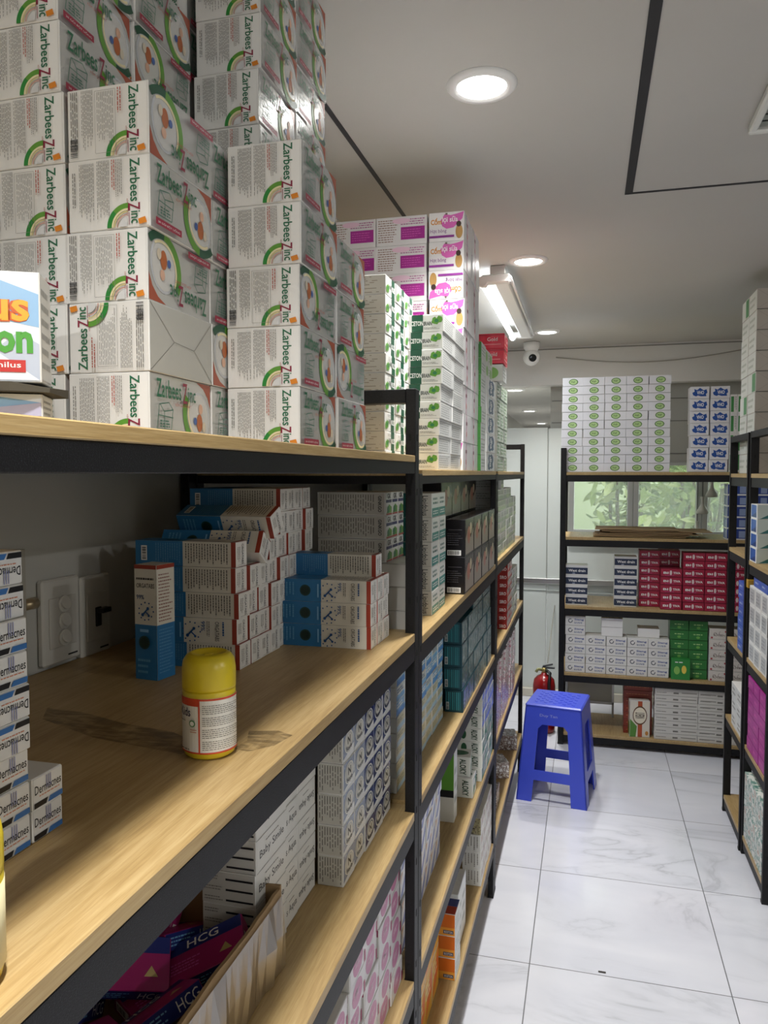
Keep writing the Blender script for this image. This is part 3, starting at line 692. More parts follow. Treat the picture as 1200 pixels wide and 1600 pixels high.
# ------------------------------------------------------------------ bay 1, third board (switches, tablets, bottle)
Z3 = 1.2053
gO = 'mineral tablet cartons'
for c, (n, nm) in enumerate(((5, 'first'), (4, 'second'), (4, 'third'), (5, 'fourth'), (7, 'fifth'), (7, 'sixth'), (7, 'seventh'), (7, 'eighth'))):
    stack(ORGA, -.502, 1.032 + c * .0392, Z3, 1, 1, n, 'blue-white tablet carton, %s pile from camera' % nm, gO, jit=.004, var=lambda i, j, k, c=c: (1, 1, 1, 0, 1)[k % 5])
place(ORGA, (-.575, 1.094, Z3 + .0385 * 4 + .008), 'blue-white tablet carton lying tilted above the second pile', gO, 0, (R(-32), 0, R(4)))
place(ORGA, (-.56, 1.135, Z3 + .0385 * 4 + .046), 'blue-white tablet carton tipped over at the top gap', gO, 0, (R(24), 0, R(-3)))
place(ORGA_UP, (-.604, .972, Z3), 'blue-white tablet carton standing upright by the wall', gO, 0, (0, 0, R(-8)))
stack(ORGA, -.347, 1.213, Z3, 1, 3, 3, 'tablet carton in low aisle-side pile', gO)
stack(ORGA, -.352, 1.262, Z3 + .1156, 1, 1, 1, 'single tablet carton on top of aisle-side pile', gO, var=lambda i, j, k: 1)
# yellow capped bottles
def bottle(loc, r, h, label, rot, full=True):
    t = empty('supplement_bottle', loc, rot); tag(t, label, 'bottle', 'yellow capped bottles')
    Y_ = mat_glossy_card('yellow_plastic', 'd6bf22', .3, .05)
    ch = h * .36
    bm = bmesh.new(); add_lathe(bm, [(r * .8, 0), (r * .94, .003), (r, .01), (r, h - ch), (r * .97, h - ch + .002)], n=48); obj('body', bm, Y_, t, True)
    bm = bmesh.new(); add_lathe(bm, [(r * 1.0, h - ch + .002), (r * 1.01, h - ch + .005), (r * 1.01, h - ch * .42), (r * .97, h - ch * .2), (r * .84, h - ch * .06), (r * .68, h - ch * .0), (r * .62, h - .001), (r * .3, h - .003), (.001, h - .003)], n=48)
    for k in range(3): add_tube(bm, [(r * .1 * (k - 1), -r * .15, h - .0035), (r * .1 * (k - 1), r * .15, h - .0035)], .0012, 6)
    obj('cap', bm, Y_, t, True)
    bm = bmesh.new(); mats = []; arcL = r * math.pi * 1.25; lh = h - ch - .012
    f = Face(arcL, lh, 4); f.rect(0, 0, 1, 1, M('e8e6df', .35), 30)
    f.rect(0, .86, .5, 1, M('c8482c', .35), 15); f.rect(0, 0, .5, .03, M('c8482c', .35), 15); f.rect(.5, 0, .515, 1, M('c8482c', .35)); f.rect(.515, .965, 1, 1, M('c8482c', .35), 14); f.rect(.515, 0, 1, .03, M('c8482c', .35), 14)
    f.text('Kids', .27, .67, .42, .83, M('2d2a4a', .3), 0, .01); f.micro(.2, .57, .4, .6, 1, TX); f.circ(.44, .55, .0035, M('4f8a54', .3)); f.circ(.44, .55, .0024, WHT); f.micro(.42, .38, .49, .46, 2, M('b87a5a', .4)); f.micro(.1, .06, .44, .1, 1, TX)
    for k in range(4): f.micro(.54, .72 - k * .215, .96, .9 - k * .215, 5, TX, False, .3, .05)
    if full: emit(bm, f, lambda u, v, e: ((r + e) * math.cos(R(-200) + u * arcL / r), (r + e) * math.sin(R(-200) + u * arcL / r), .008 + v * lh), mats); obj('wrap_label', bm, mats, t)
    else:
        bm.free(); bm = bmesh.new(); add_lathe(bm, [(r + .0004, .01), (r + .0004, h - ch - .004)], n=48); obj('wrap_label', bm, M('ddd2a8', .4), t, True)
bottle((-.383, .718, Z3), .0275, .108, 'yellow capped supplement bottle standing alone on the oak board', R(2))
bottle((-.352, .345, Z3), .03, .098, 'cream bottle with yellow cap cut by the left edge', 0, False)
# acne cartons at the left edge
def derma(f):
    f.rect(.02, .03, .98, .97, M('dcdcda', .4)); f.text('Dermacnes', .06, .46, .94, .74, BK, 0, .01); f.micro(.2, .34, .95, .42, 1, M('c9805f', .4))
    f.poly([(.03, .05), (.42, .05), (.48, .22), (.03, .22)], BK); f.poly([(.47, .05), (.97, .05), (.97, .22), (.55, .22)], M('3a6fae', .35)); f.text('lll', .42, .55, .58, .95, M('8f93b8', .4))
DERM = Kind('acne_cream_carton', (.09, .036, .0262), [carton_mesh('derma_a', .089, .0355, .0258, CARD, {'E': derma, 'S': pale}), carton_mesh('derma_b', .089, .0355, .0258, CARD, {'E': derma, 'S': pale}, 'E')])
stack(DERM, -.424, .462, Z3, 1, 1, 9, 'small acne cream carton in left edge tower', 'acne cream cartons', var=lambda i, j, k: (1, 1, 0, 0, 1, 1, 0, 0, 0)[k], jit=.002)
stack(DERM, -.423, .499, Z3, 1, 1, 2, 'small acne cream carton beside the tall tower', 'acne cream cartons')

# wall plates
def plate(y0_, y1_, z0_, z1_, label, kind):
    t = empty('switch_plate', (X0, (y0_ + y1_) / 2, z0_)); tag(t, label, 'light switch'); w2 = (y1_ - y0_) / 2; h = z1_ - z0_
    bm = bmesh.new(); add_box(bm, (0, -w2, 0), (.012, w2, h), .003); obj('cover', bm, M('d9d8d2', .35), t)
    bm = bmesh.new(); add_box(bm, (.012, -w2 + .012, .025), (.0145, w2 - .012, h - .028), .001); obj('inner_frame', bm, M('cfcdc6', .35), t)
    if kind:
        for k in range(3):
            bm = bmesh.new(); zc = h * (.30 + k * .2); yc = .0
            add_tube(bm, [(.0145, yc, zc), (.018, yc, zc)], .0125, 24); add_tube(bm, [(.018, yc, zc + .001), (.021, yc, zc + .002)], .0095, 24); obj('rocker_button', bm, M('e2e1db', .3), t)
    else:
        bm = bmesh.new(); add_box(bm, (.0145, -.007, h * .36), (.0185, .006, h * .6), .001); o = obj('breaker_slot', bm, BK, t)
        bm = bmesh.new(); add_box(bm, (.0185, -.006, h * .53), (.03, .016, h * .59), .001); obj('breaker_lever', bm, BK, o)
    bm = bmesh.new(); add_box(bm, (.0121, w2 - .03, .008), (.0124, w2 - .008, .0105)); obj('printed_mark', bm, BK, t)
plate(.951, 1.036, 1.21, 1.34, 'white wall plate with three round rocker switches', 1)
plate(1.039, 1.116, 1.203, 1.334, 'white wall plate with a black breaker lever', 0)
t = empty('wall_cover_panel', (X0, .80, 1.13)); tag(t, 'flat grey cover panel on wall behind acne cream cartons', 'panel')
box_obj('cover', (0, -.12, 0), (.012, .118, .262), M('b5b2a8', .45), t, .001)
bm = bmesh.new(); add_tube(bm, [(.006, .118, .18), (.006, .142, .18)], [.008, .009], 16); obj('hinge_pin', bm, M('b9a888', .3, .5), t, True)
# far wall of bay 1 gap: plain green-labelled cartons in bay 2 third board
Z3b = 1.1873
PL = Kind('plain_white_carton', (.115, .14, .046), [carton_mesh('plain_white', .114, .139, .0455, M('dddcd6', .4), {'S': lambda f: f.line(0, .97, 1, .97, .0006, LT)})])
stack(PL, -.337, 1.432, Z3b, 1, 1, 3, 'plain white carton just behind the rack post', 'plain white cartons')
def rice_S(f): f.rect(.02, .04, .98, .96, M('c9c6bd', .4)); f.micro(.04, .1, .84, .9, 22, M('7b786f', .5), True, .35, .3); f.text('GINKGO', .89, .15, .94, .85, BK, -90, .02)
def rice_E(f):
    f.rect(.02, .02, .98, .98, M('e3e6e0', .3)); f.rect(.02, .55, .98, .68, M('38406a', .3)); f.poly([(.1, .1), (.5, .48), (.95, .35), (.95, .1)], LG); f.ell(.4, .25, .22, .16, GR, 12); f.rect(.02, .02, .98, .09, M('a8402c', .3)); f.text('GK', .2, .72, .8, .95, BK, 0, .02)
GK = Kind('ginkgo_carton', (.142, .046, .046), [carton_mesh('ginkgo', .141, .0455, .0455, CARD, {'S': rice_S, 'E': rice_E})])
stack(GK, -.379, 1.433, Z3b + .1385, 1, 3, 3, 'ginkgo carton on plain white cartons', 'ginkgo cartons')
def lipS(f): f.rect(0, 0, .4, 1, M('1e5a54', .35)); f.rect(.4, .0, .99, 1, M('cfccc2', .4)); f.text('Lipidplus', .64, .08, .88, .9, M('2b2b2b', .4), -90, .01); f.line(0, .02, 1, .02, .0006, LT)
def lipE(f): f.rect(.02, .02, .98, .98, M('e6e8e4', .3)); f.rect(.02, .02, .98, .38, M('3a8a84', .35)); f.micro(.15, .5, .85, .85, 2, M('5f7f78', .4), False, .5, .3); f.micro(.15, .1, .85, .3, 2, WHT, False, .5, .3)
LP = Kind('lipid_capsule_carton', (.07, .08, .054), [carton_mesh('lipid', .069, .079, .0535, CARD, {'S': lipS, 'E': lipE})])
stack(LP, -.328, 1.632, Z3b, 1, 2, 5, 'green-edged lipid carton', 'lipid cartons')
def blkS(f): f.rect(.15, .72, .85, .74, M('4a4a4e', .4)); f.micro(.1, .3, .9, .65, 6, M('4a4a4e', .4)); f.rect(.1, .04, .8, .18, WHT); f.bars(.14, .06, .76, .16, 14, BK)
def blkE(f): f.rect(.04, .02, .96, .98, M('2b2724', .25)); f.poly([(.05, .05), (.95, .05), (.95, .7), (.6, .45), (.3, .75), (.05, .5)], M('8f877a', .3)); f.ell(.4, .55, .16, .24, M('a0604c', .3)); f.ell(.62, .72, .12, .16, M('b8ae90', .3))
BX = Kind('black_carton', (.052, .16, .097), [carton_mesh('black', .051, .159, .0965, M('17161a', .25), {'S': blkS, 'E': blkE})])
stack(BX, -.304, 1.945, Z3b, 1, 4, 2, 'black picture carton', 'black cartons')
stack(BX, -.368, 1.95, Z3b, 1, 4, 3, 'black picture carton of rear line', 'black cartons')
def grn(c1, c2, c3):
    def g(f): f.rect(.03, .04, .97, .96, M(c1, .25)); f.rect(.03, .04, .97, .4, M(c2, .3)); f.micro(.12, .5, .85, .86, 2, M(c3, .4), False, .5, .3)
    return g
W1 = Kind('health_carton', (.1, .1, .042), [carton_mesh('hc_a', .099, .099, .0415, CARD, {'S': pale, 'E': grn('d5dccb', 'b9c8a4', '6d7a60')}), carton_mesh('hc_b', .099, .099, .0415, CARD, {'S': pale, 'E': grn('dadcd6', '9aa890', '55604f')})])
stack(W1, -.318, 2.70, 1.1903, 1, 8, 7, 'cream-green carton below far top board', 'cream green cartons', var=lambda i, j, k: (j + k) % 2, heights=lambda i, j: (7, 6, 7, 6, 6, 6, 5, 5)[j])

# ------------------------------------------------------------------ bay 1 lower boards
Z2, Z1a = .8673, .5413
def smileS(f):
    f.rect(.01, .02, .99, .98, M('cfcdc6', .4))
    for k in range(3): f.rect(.45, .12 + k * .32, .96, .18 + k * .32, BK); f.micro(.05, .1 + k * .32, .4, .26 + k * .32, 2, LT)
def smileE(txt, rot):
    def g(f): f.rect(.01, .02, .99, .98, M('dad9d4', .3)); f.text(txt, .1, .3, .92, .62, M('3a3a3e', .4), rot, .005); f.micro(.3, .72, .75, .8, 1, LT); f.line(0, .02, 1, .02, .0006, LT)
    return g
BS = Kind('baby_rinse_carton', (.075, .098, .0432), [carton_mesh('smile_a', .074, .097, .0427, CARD, {'S': smileS, 'E': smileE('Baby Smile', 0)})])
BS2 = Kind('baby_rinse_carton', (.075, .047, .0432), [carton_mesh('smile_b', .074, .0465, .0427, CARD, {'S': pale, 'E': smileE('s Aqua', 0)})])
BS3 = Kind('baby_rinse_carton', (.075, .075, .0432), [carton_mesh('smile_c', .074, .0742, .0427, CARD, {'S': pale, 'E': smileE('Smile Aqua', 180)})])
gB = 'white baby rinse cartons'
stack(BS, -.394, .855, Z2, 1, 1, 6, 'white baby rinse carton in nearest pile', gB)
stack(BS2, -.397, .954, Z2, 1, 1, 6, 'narrow white baby rinse carton in middle pile', gB)
stack(BS3, -.397, 1.0015, Z2, 1, 1, 6, 'white baby rinse carton printed upside down', gB)
def sm2(f): f.text('Smile', .35, .05, .75, .95, BK, -90, .01)
BS4 = Kind('baby_rinse_carton', (.05, .08, .13), [carton_mesh('smile_d', .049, .079, .13, CARD, {'S': sm2})])
place(BS4, (-.505, .96, Z2), 'upright white baby rinse carton behind the nearest pile', gB)
def nbS(f): f.rect(.02, .03, .98, .97, M('c4c2b9', .45)); f.micro(.05, .06, .95, .94, 9, M('66645e', .5), True, .3, .2)
def nbE(navy):
    def g(f):
        f.rect(.02, .02, .98, .98, M('23386e' if navy else '8a94a8', .25)); f.poly([(.02, .02), (.98, .02), (.98, .35), (.02, .12)], M('d8d9d8', .3))
        f.ell(.5, .55, .4, .36, M('d9d7cf', .3), 22); f.ell(.5, .55, .35, .31, M('3c4a66' if navy else 'b9bab8', .3), 22); f.ell(.5, .58, .28, .24, M('d0cdc2', .3), 18); f.text('N', .38, .5, .62, .75, BK, 0, .03); f.text('Sorb', .25, .3, .75, .44, BK, 0, .01)
    return g
NB = Kind('oval_logo_carton', (.042, .0575, .048), [carton_mesh('oval_a', .0415, .057, .0475, CARD, {'S': nbS, 'E': nbE(0)}), carton_mesh('oval_b', .0415, .057, .0475, CARD, {'S': nbS, 'E': nbE(1)})])
stack(NB, -.353, 1.078, Z2, 1, 5, 6, 'oval logo carton', 'navy and white oval cartons', var=lambda i, j, k: 1 if j > 1 else 0)
# pink oval cartons
def pkE(f): f.rect(.02, .02, .98, .98, M('dcd8da', .3)); f.ell(.5, .5, .32, .42, M('c47fa4', .35), 22); f.text('Mom', .3, .42, .7, .62, M('e8cfdc', .4), -90, .01); f.rect(.9, .02, .99, .4, M('a81f5e', .3))
def pkS(f): f.rect(.02, .03, .98, .97, M('d3d1cc', .4)); f.rect(.02, .72, .98, .97, M('9a2457', .35)); f.micro(.1, .2, .9, .6, 4, LT)
PK = Kind('pink_oval_carton', (.09, .082, .048), [carton_mesh('pink_a', .089, .081, .0475, CARD, {'S': pkS, 'E': pkE})])
stack(PK, -.332, .87, Z1a, 1, 6, 6, 'white carton with pink oval', 'pink oval cartons', jit=.003, heights=lambda i, j: (3, 4, 6, 6, 6, 5)[j])
stack(PK, -.424, 1.0, Z1a, 1, 2, 4, 'pink and white carton of inner row', 'pink oval cartons')

# open cardboard box with magenta cartons
t = empty('open_cardboard_box', (-.49, .67, Z2)); tag(t, 'open kraft cardboard box wrapped in film, full of magenta cartons', 'box')
bw, bl, bh, th = .115, .215, .097, .004
bm = bmesh.new()
rd = random.Random(2)
def wavy_wall(bm, p0, p1, h, tk, n=26):
    d = Vector(p1) - Vector(p0); nn = Vector((-d.y, d.x, 0)).normalized() * tk
    A = []
    for i in range(n + 1):
        q = Vector(p0) + d * i / n; hz = h + rd.uniform(-.0022, .0015)
        A.append([bm.verts.new(q), bm.verts.new(q + nn), bm.verts.new(q + nn + Vector((0, 0, hz))), bm.verts.new(q + Vector((0, 0, hz)))])
    for a, b in zip(A, A[1:]):
        for k in range(4): bm.faces.new((a[k], b[k], b[(k + 1) % 4], a[(k + 1) % 4]))
    bm.faces.new(A[0][::-1]); bm.faces.new(A[-1])
wavy_wall(bm, (bw, -bl, .003), (bw, bl, .003), bh, th); wavy_wall(bm, (-bw, -bl, .003), (-bw, bl, .003), bh, -th)
wavy_wall(bm, (-bw, bl, .003), (bw, bl, .003), bh + .004, th, 10); wavy_wall(bm, (-bw, -bl, .003), (bw, -bl, .003), bh, -th, 10)
add_box(bm, (-bw, -bl, 0), (bw, bl, .003)); obj('carton_walls', bm, KRAFT, t)
bm = bmesh.new(); n = 30
prev = None
for i in range(n + 1):
    y = -bl + 2 * bl * i / n; xo = bw + .004 + rd.uniform(0, .005)
    cur = [bm.verts.new((xo, y, 0.002)), bm.verts.new((xo + rd.uniform(-.002, .004), y + rd.uniform(-.004, .004), bh * .5)), bm.verts.new((bw + .003, y, bh - .004))]
    if prev:
        for k in (0, 1): f = bm.faces.new((prev[k], cur[k], cur[k + 1], prev[k + 1]))
    prev = cur
mfilm = mat_glass('wrinkled_film', .3, .5, (.9, .9, .9)); obj('plastic_wrap', bm, mfilm, t)
def hcgT(f): f.rect(.01, .01, .99, .99, M('a3246c', .3)); f.rect(.01, .68, .99, .99, M('23307a', .3)); f.text('HCG', .3, .74, .7, .94, WHT, 0, .01); f.micro(.1, .2, .5, .5, 4, PINK); f.poly([(.7, .25), (.78, .45), (.86, .25)], M('c9b47a', .3))
def hcgS(f): f.rect(.01, .03, .99, .97, M('23307a', .3)); f.micro(.1, .2, .6, .8, 3, SKY); f.text('HCG', .68, .2, .95, .8, WHT)
def hcgE(f): f.rect(.02, .03, .98, .97, M('a3246c', .3)); f.rect(.1, .2, .6, .8, WHT); f.bars(.15, .3, .5, .7, 10, BK)
HC = Kind('pregnancy_test_carton', (.1, .06, .02), [carton_mesh('hcg', .1, .06, .02, M('a3246c', .3), {'T': hcgT, 'S': hcgS, 'E': hcgE, 'W': hcgE, 'N': hcgS})])
spots = [(-.43, .80, .915, 12, -22, 25), (-.50, .83, .905, -15, 20, 80), (-.56, .80, .90, 20, 10, -30), (-.44, .70, .905, -30, -12, 60), (-.51, .74, .93, 35, 18, 40),
         (-.55, .68, .905, 0, 30, 100), (-.46, .60, .90, 25, 5, 10), (-.54, .59, .90, -12, -25, 140), (-.48, .66, .885, 4, 6, 150), (-.47, .77, .882, 3, -4, 60), (-.56, .86, .905, 50, 0, 0)]
words = ['by the right wall of the box', 'against the back wall of the box', 'in the rear left corner', 'leaning on the film-wrapped side', 'on top of the heap', 'left of centre in the heap', 'near the bottom of the photo', 'in the front left of the box', 'under the heap at centre', 'buried under the rear cartons', 'standing by the rear left wall']
for (x, y, z, a, b, c), wd in zip(spots, words): place(HC, (x, y, z), 'magenta and navy test carton ' + wd, 'magenta test cartons', 0, (R(a), R(b), R(c)))

# ------------------------------------------------------------------ bay 2 lower boards
L2, LL2, B2 = .8723, .5373, .2003
def blu(i):
    cs = (('9cc4e4', '4f8fd0', 'e8e8dc'), ('d9e0d8', '7fb5dc', '5a6f8a'), ('dedbc0', 'a9c7d8', '8a8a6a'))[i]
    return grn(*cs)
SB = Kind('blue_small_carton', (.07, .07, .03), [carton_mesh('bs%d' % i, .069, .069, .0297, CARD, {'S': pale, 'E': blu(i)}) for i in range(3)])
stack(SB, -.355, 1.42, L2, 1, 7, 9, 'light blue small carton', 'light blue cartons', var=lambda i, j, k: (0 if (j + k * 2) % 3 else 1) if k < 5 else 2, heights=lambda i, j: (10, 10, 10, 9, 9, 9, 8)[j])
def tealS(f): f.bars(.08, .1, .92, .9, 8, M('2f7f88', .35)); f.rect(.08, .12, .24, .45, M('c9d0cf', .4)); f.bars(.1, .15, .22, .42, 6, BK, False)
TWR = mat_wrap('teal_packs_in_film', ['153c44', '5f7f80', '1f4a55', 'a9b5ae'], 70)
TL = Kind('teal_carton', (.05, .1, .06), [carton_mesh('teal', .049, .099, .0595, M('133b46', .35), {'S': tealS, 'E': lambda f: f.rect(.04, .05, .96, .95, TWR)})])
stack(TL, -.31, 1.955, L2, 1, 6, 4, 'dark teal striped carton', 'teal cartons', heights=lambda i, j: (4, 4, 5, 5, 5, 5)[j], lean=(-.0008, 0))
stack(TL, -.363, 1.957, L2, 1, 2, 5, 'dark teal carton of inner row', 'teal cartons')
WB = mat_wrap('white_blue_print', ['e6e6ea', '9aa6cc', 'e6e4e0', 'c9a98a'], 55, .3)
WBk = Kind('patterned_pack', (.07, .062, .055), [carton_mesh('pat_a', .069, .061, .0545, CARD, {'S': pale, 'E': lambda f: (f.rect(.02, .02, .98, .98, M('dfe0e6', .3)), f.poly([(.05, .1), (.5, .5), (.95, .95), (.95, .6), (.4, .05)], M('6f80bd', .35)), f.poly([(.1, .6), (.4, .95), (.05, .95)], M('caa284', .35)))})])
stack(WBk, -.35, 1.43, LL2, 1, 7, 5, 'white and blue patterned pack', 'patterned packs', jit=.003)
GBk = Kind('green_black_carton', (.05, .05, .2), [carton_mesh('gb', .049, .049, .2, M('d8d6cc', .4), {'S': lambda f: (f.rect(.02, .45, .98, .98, M('5f9a3a', .35)), f.rect(.02, .35, .98, .45, BK)), 'E': pale})])
place(GBk, (-.37, 2.06, LL2), 'tall green and black carton beside patterned packs', 'tall cartons')
def alS(f): f.rect(.02, .02, .98, .98, M('dcdfd8', .35)); f.ell(.35, .5, .1, .35, M('2f5f40', .35)); f.text('ALOKY', .62, .1, .85, .9, M('2a4a38', .35), -90, .03)
def alE(f): f.rect(.02, .02, .98, .98, M('d6dedc', .3)); f.poly([(.05, .1), (.95, .5), (.95, .85), (.3, .9)], M('2f8058', .35)); f.ell(.4, .7, .22, .18, WHT)
AL = Kind('aloe_carton', (.085, .07, .06), [carton_mesh('aloe', .084, .069, .0595, CARD, {'S': alS, 'E': alE, 'T': lambda f: f.ell(.5, .5, .42, .3, M('1f5a38', .3))})])
place(AL, (-.36, 2.24, LL2), 'green and white aloe carton standing lowest in front', 'aloe cartons')
place(AL, (-.372, 2.247, LL2 + .06), 'green and white aloe carton atop the front one', 'aloe cartons', 0, (0, 0, R(5)))
def ah(i):
    c = (('c9d4e4', '6f86d8', '3f5a9a'), ('cfdcd4', '2f8058', '4a7a60'), ('dfe2dc', '8aa8a0', '4a7a60'))[i]
    return grn(*c)
AH = Kind('aloe_carton', (.09, .055, .042), [carton_mesh('ah%d' % i, .089, .0545, .0417, CARD, {'S': alS, 'E': ah(i)}) for i in range(3)])
stack(AH, -.308, 2.335, LL2, 1, 5, 7, 'blue-green aloe carton near second post', 'aloe cartons', var=lambda i, j, k: 0 if k < 3 else 1 + (j + k) % 2)
def ogE(f): f.rect(.02, .02, .98, .98, M('e0a838', .3)); f.poly([(.05, .1), (.95, .4), (.95, .95), (.4, .7)], M('d8641c', .3)); f.micro(.1, .5, .7, .9, 3, M('f0dca0', .4), False, .5, .3)
def ogS(f): f.rect(.02, .02, .98, .98, M('cf6a22', .3)); f.rect(.02, .02, .98, .38, M('e09a38', .3)); f.rect(.3, .1, .9, .26, M('2f3a5a', .4)); f.text('BOSTON', .36, .13, .84, .23, WHT)
OGE = Kind('orange_carton', (.07, .085, .11), [carton_mesh('og_a', .069, .084, .1095, CARD, {'S': ogS, 'E': ogE})])
OG = Kind('orange_carton', (.045, .075, .058), [carton_mesh('og_b', .044, .074, .0575, CARD, {'S': ogS, 'E': pale, 'T': lambda f: (f.rect(.02, .02, .98, .5, M('a83a2a', .3)), f.rect(.02, .5, .98, .98, M('3a4a86', .3)))})])
stack(OGE, -.352, 1.43, B2, 1, 5, 2, 'orange and yellow carton behind the rack post', 'orange cartons')
stack(OG, -.312, 1.872, B2, 1, 1, 3, 'orange carton stacked on bottom oak board', 'orange cartons')
TW = Kind('tall_white_carton', (.06, .07, .16), [carton_mesh('tw', .059, .069, .16, M('dfe0e0', .4), {'S': lambda f: f.rect(.75, .4, .98, .75, M('2f5a9a', .35)), 'E': pale})])
stack(TW, -.325, 1.99, B2, 1, 2, 1, 'tall white and blue carton behind orange cartons', 'tall white cartons')
PT = mat_wrap('speckled_box', ['5a4a30', 'b0a880', '3c3020'], 120, .4)
WS = Kind('white_text_carton', (.06, .055, .055), [carton_mesh('ws_a', .059, .0545, .0545, CARD, {'S': lambda f: (f.rect(.02, .02, .98, .98, M('d8d8d4', .4)), f.micro(.1, .1, .9, .9, 5, LT, True)), 'E': grn('dfdcd4', 'c9c4ba', '9a6a50')}),
                                                   carton_mesh('ws_b', .059, .0545, .0545, CARD, {'S': lambda f: f.rect(.02, .02, .98, .98, PT), 'E': grn('dfdcd4', 'c9c4ba', '9a6a50')})])
stack(WS, -.31, 2.335, B2, 1, 5, 4, 'white text carton on bottom board', 'white text cartons', var=lambda i, j, k: 1 if k == 0 else 0)

# ------------------------------------------------------------------ bay 3 lower boards
def rdS(f): f.rect(.02, .02, .98, .98, M('8e2420', .35)); f.text('SIRO', .3, .2, .9, .6, WHT, 0, .01)
RD = Kind('dark_red_carton', (.045, .09, .033), [carton_mesh('rd', .044, .089, .0325, M('8e2420', .35), {'S': rdS, 'E': grn('dcd6d2', 'b0564a', '8a5a50')})])
stack(RD, -.307, 3.065, L2, 1, 2, 8, 'dark red syrup carton', 'dark red cartons')
stack(W1, -.312, 3.25, L2, 1, 3, 5, 'pale carton behind dark red cartons', 'pale cartons', var=lambda i, j, k: 1)
PKW = mat_wrap('pink_silver_film', ['d8d4d4', 'a86a78', 'e6e4e6', '9aa09a'], 80, .15)
PW = Kind('film_wrapped_pack', (.07, .075, .13), [carton_mesh('pw', .069, .074, .13, PKW, {'S': lambda f: f.rect(.03, .03, .97, .97, PKW)})])
stack(PW, -.31, 2.70, .5453, 1, 10, 2, 'pink-silver film wrapped pack', 'film wrapped packs', jit=.004)
PW2 = Kind('film_wrapped_pack', (.09, .1, .07), [carton_mesh('pw2', .089, .099, .07, mat_wrap('brown_pack_film', ['d8d8d4', '6a4a3c', 'e4e4e4'], 60, .15), {})])
place(PW2, (-.37, 2.95, .2003), 'film wrapped bundle low behind the stool', 'film bundles')
place(PW2, (-.37, 3.25, .2003), 'second film wrapped bundle low behind the stool', 'film bundles', 0, (0, 0, .4))
place(PW2, (-.36, 3.6, .2003), 'film wrapped bundle left of the fire extinguisher', 'film bundles', 0, (0, 0, .2))

# ------------------------------------------------------------------ far rack contents (front edge y = 4.27)
YB = 4.285
SM = mat_glossy_card('sachet_white', 'e4e3e6', .3, .25)
def gov(f): f.ell(.52, .5, .22, .36, M('4f7a3a', .35), 22); f.ell(.52, .5, .18, .28, M('b4d090', .35), 18); f.micro(.40, .38, .64, .62, 2, M('4f7a3a', .4), False, .5, .3); f.line(0, .03, 1, .03, .0012, LT)
GO = Kind('green_oval_carton', (.112, .1, .0465), [carton_mesh('green_oval', .110, .099, .0458, SM, {'S': gov})])
stack(GO, -.143, YB + .006, 1.5085, 5, 1, 11, 'white green-oval carton', 'green oval cartons', left=True, jit=.002)
def vho(f): f.poly([(.15, .3), (.3, .2), (.4, .28), (.55, .2), (.85, .2), (.82, .38), (.9, .5), (.85, .78), (.7, .7), (.5, .9), (.35, .72), (.2, .82), (.22, .6), (.1, .5)], M('1f4f9e', .35)); f.text('VHO', .34, .36, .72, .66, WHT, 0, .03); f.line(0, .02, 1, .02, .001, LT)
VH = Kind('blue_blot_carton', (.093, .1, .0635), [carton_mesh('vho', .092, .099, .063, SM, {'S': vho})])
stack(VH, .514, YB, 1.5085, 2, 1, 7, 'white carton with blue splash logo', 'blue splash cartons', left=True, jit=.004)
GW = Kind('green_striped_carton', (.035, .1, .1), [carton_mesh('gw', .034, .099, .0995, CARD, {'S': lambda f: (f.rect(.1, .1, .5, .9, M('3f8a48', .35)), f.micro(.6, .1, .9, .9, 2, LT, True))})])
stack(GW, .705, YB, 1.5085, 2, 1, 4, 'narrow white carton with green stripe', 'green striped cartons', left=True)
def wd(f): f.rect(.0, .12, 1, .78, M('26334f', .3)); f.text('West drain', .12, .35, .9, .62, WHT, 0, .02); f.rect(.3, .14, .42, .26, M('8a93a8', .4)); f.rect(0, .78, 1, 1, M('dcdcdc', .4))
WD = Kind('navy_carton', (.118, .11, .055), [carton_mesh('navy', .116, .109, .0545, CARD, {'S': wd})])
stack(WD, -.112, YB + .02, .7755, 1, 1, 4, 'navy and white carton by the left post', 'navy cartons', left=True)
stack(WD, .145, YB + .03, .7755, 1, 1, 6, 'navy and white carton beside red cartons', 'navy cartons', left=True, heights=lambda i, j: 5)
def bi(f): f.rect(.02, .04, .98, .96, M('a81f40', .35)); f.text('BI', .12, .35, .36, .62, WHT, 0, .03); f.text('TIVA', .58, .35, .92, .62, WHT, 0, .03); f.ell(.47, .5, .06, .3, M('e2cfd0', .35), 12); f.line(0, .03, 1, .03, .0012, M('4a0c1c', .4)); f.micro(.2, .14, .8, .22, 1, PINK)
BI = Kind('crimson_carton', (.108, .1, .044), [carton_mesh('crimson', .1065, .099, .0432, M('8e1a36', .35), {'S': bi})])
stack(BI, .275, YB + .07, .7755, 1, 1, 7, 'crimson carton of the recessed first pile', 'crimson cartons', left=True)
stack(BI, .381, YB, .7755, 1, 1, 5, 'crimson carton of the low second pile', 'crimson cartons', left=True)
stack(BI, .381, YB + .11, .7755, 1, 1, 7, 'crimson carton behind the low pile', 'crimson cartons', left=True)
stack(BI, .492, YB, .7755, 4, 1, 7, 'crimson carton of the right block', 'crimson cartons', left=True)
def sw(f): f.arc(.25, .5, .008, .012, 60, 380, M('3f4653', .35), 16); f.text('Siang', .45, .5, .92, .75, M('33509a', .35), 0, .02); f.micro(.45, .2, .9, .4, 2, M('5a6a9a', .4), False, .5, .2); f.line(0, .02, 1, .02, .001, LT); f.line(.99, 0, .99, 1, .0012, LT)
SW = Kind('swirl_logo_carton', (.108, .1, .052), [carton_mesh('swirl', .1065, .099, .0515, CARD, {'S': sw})])
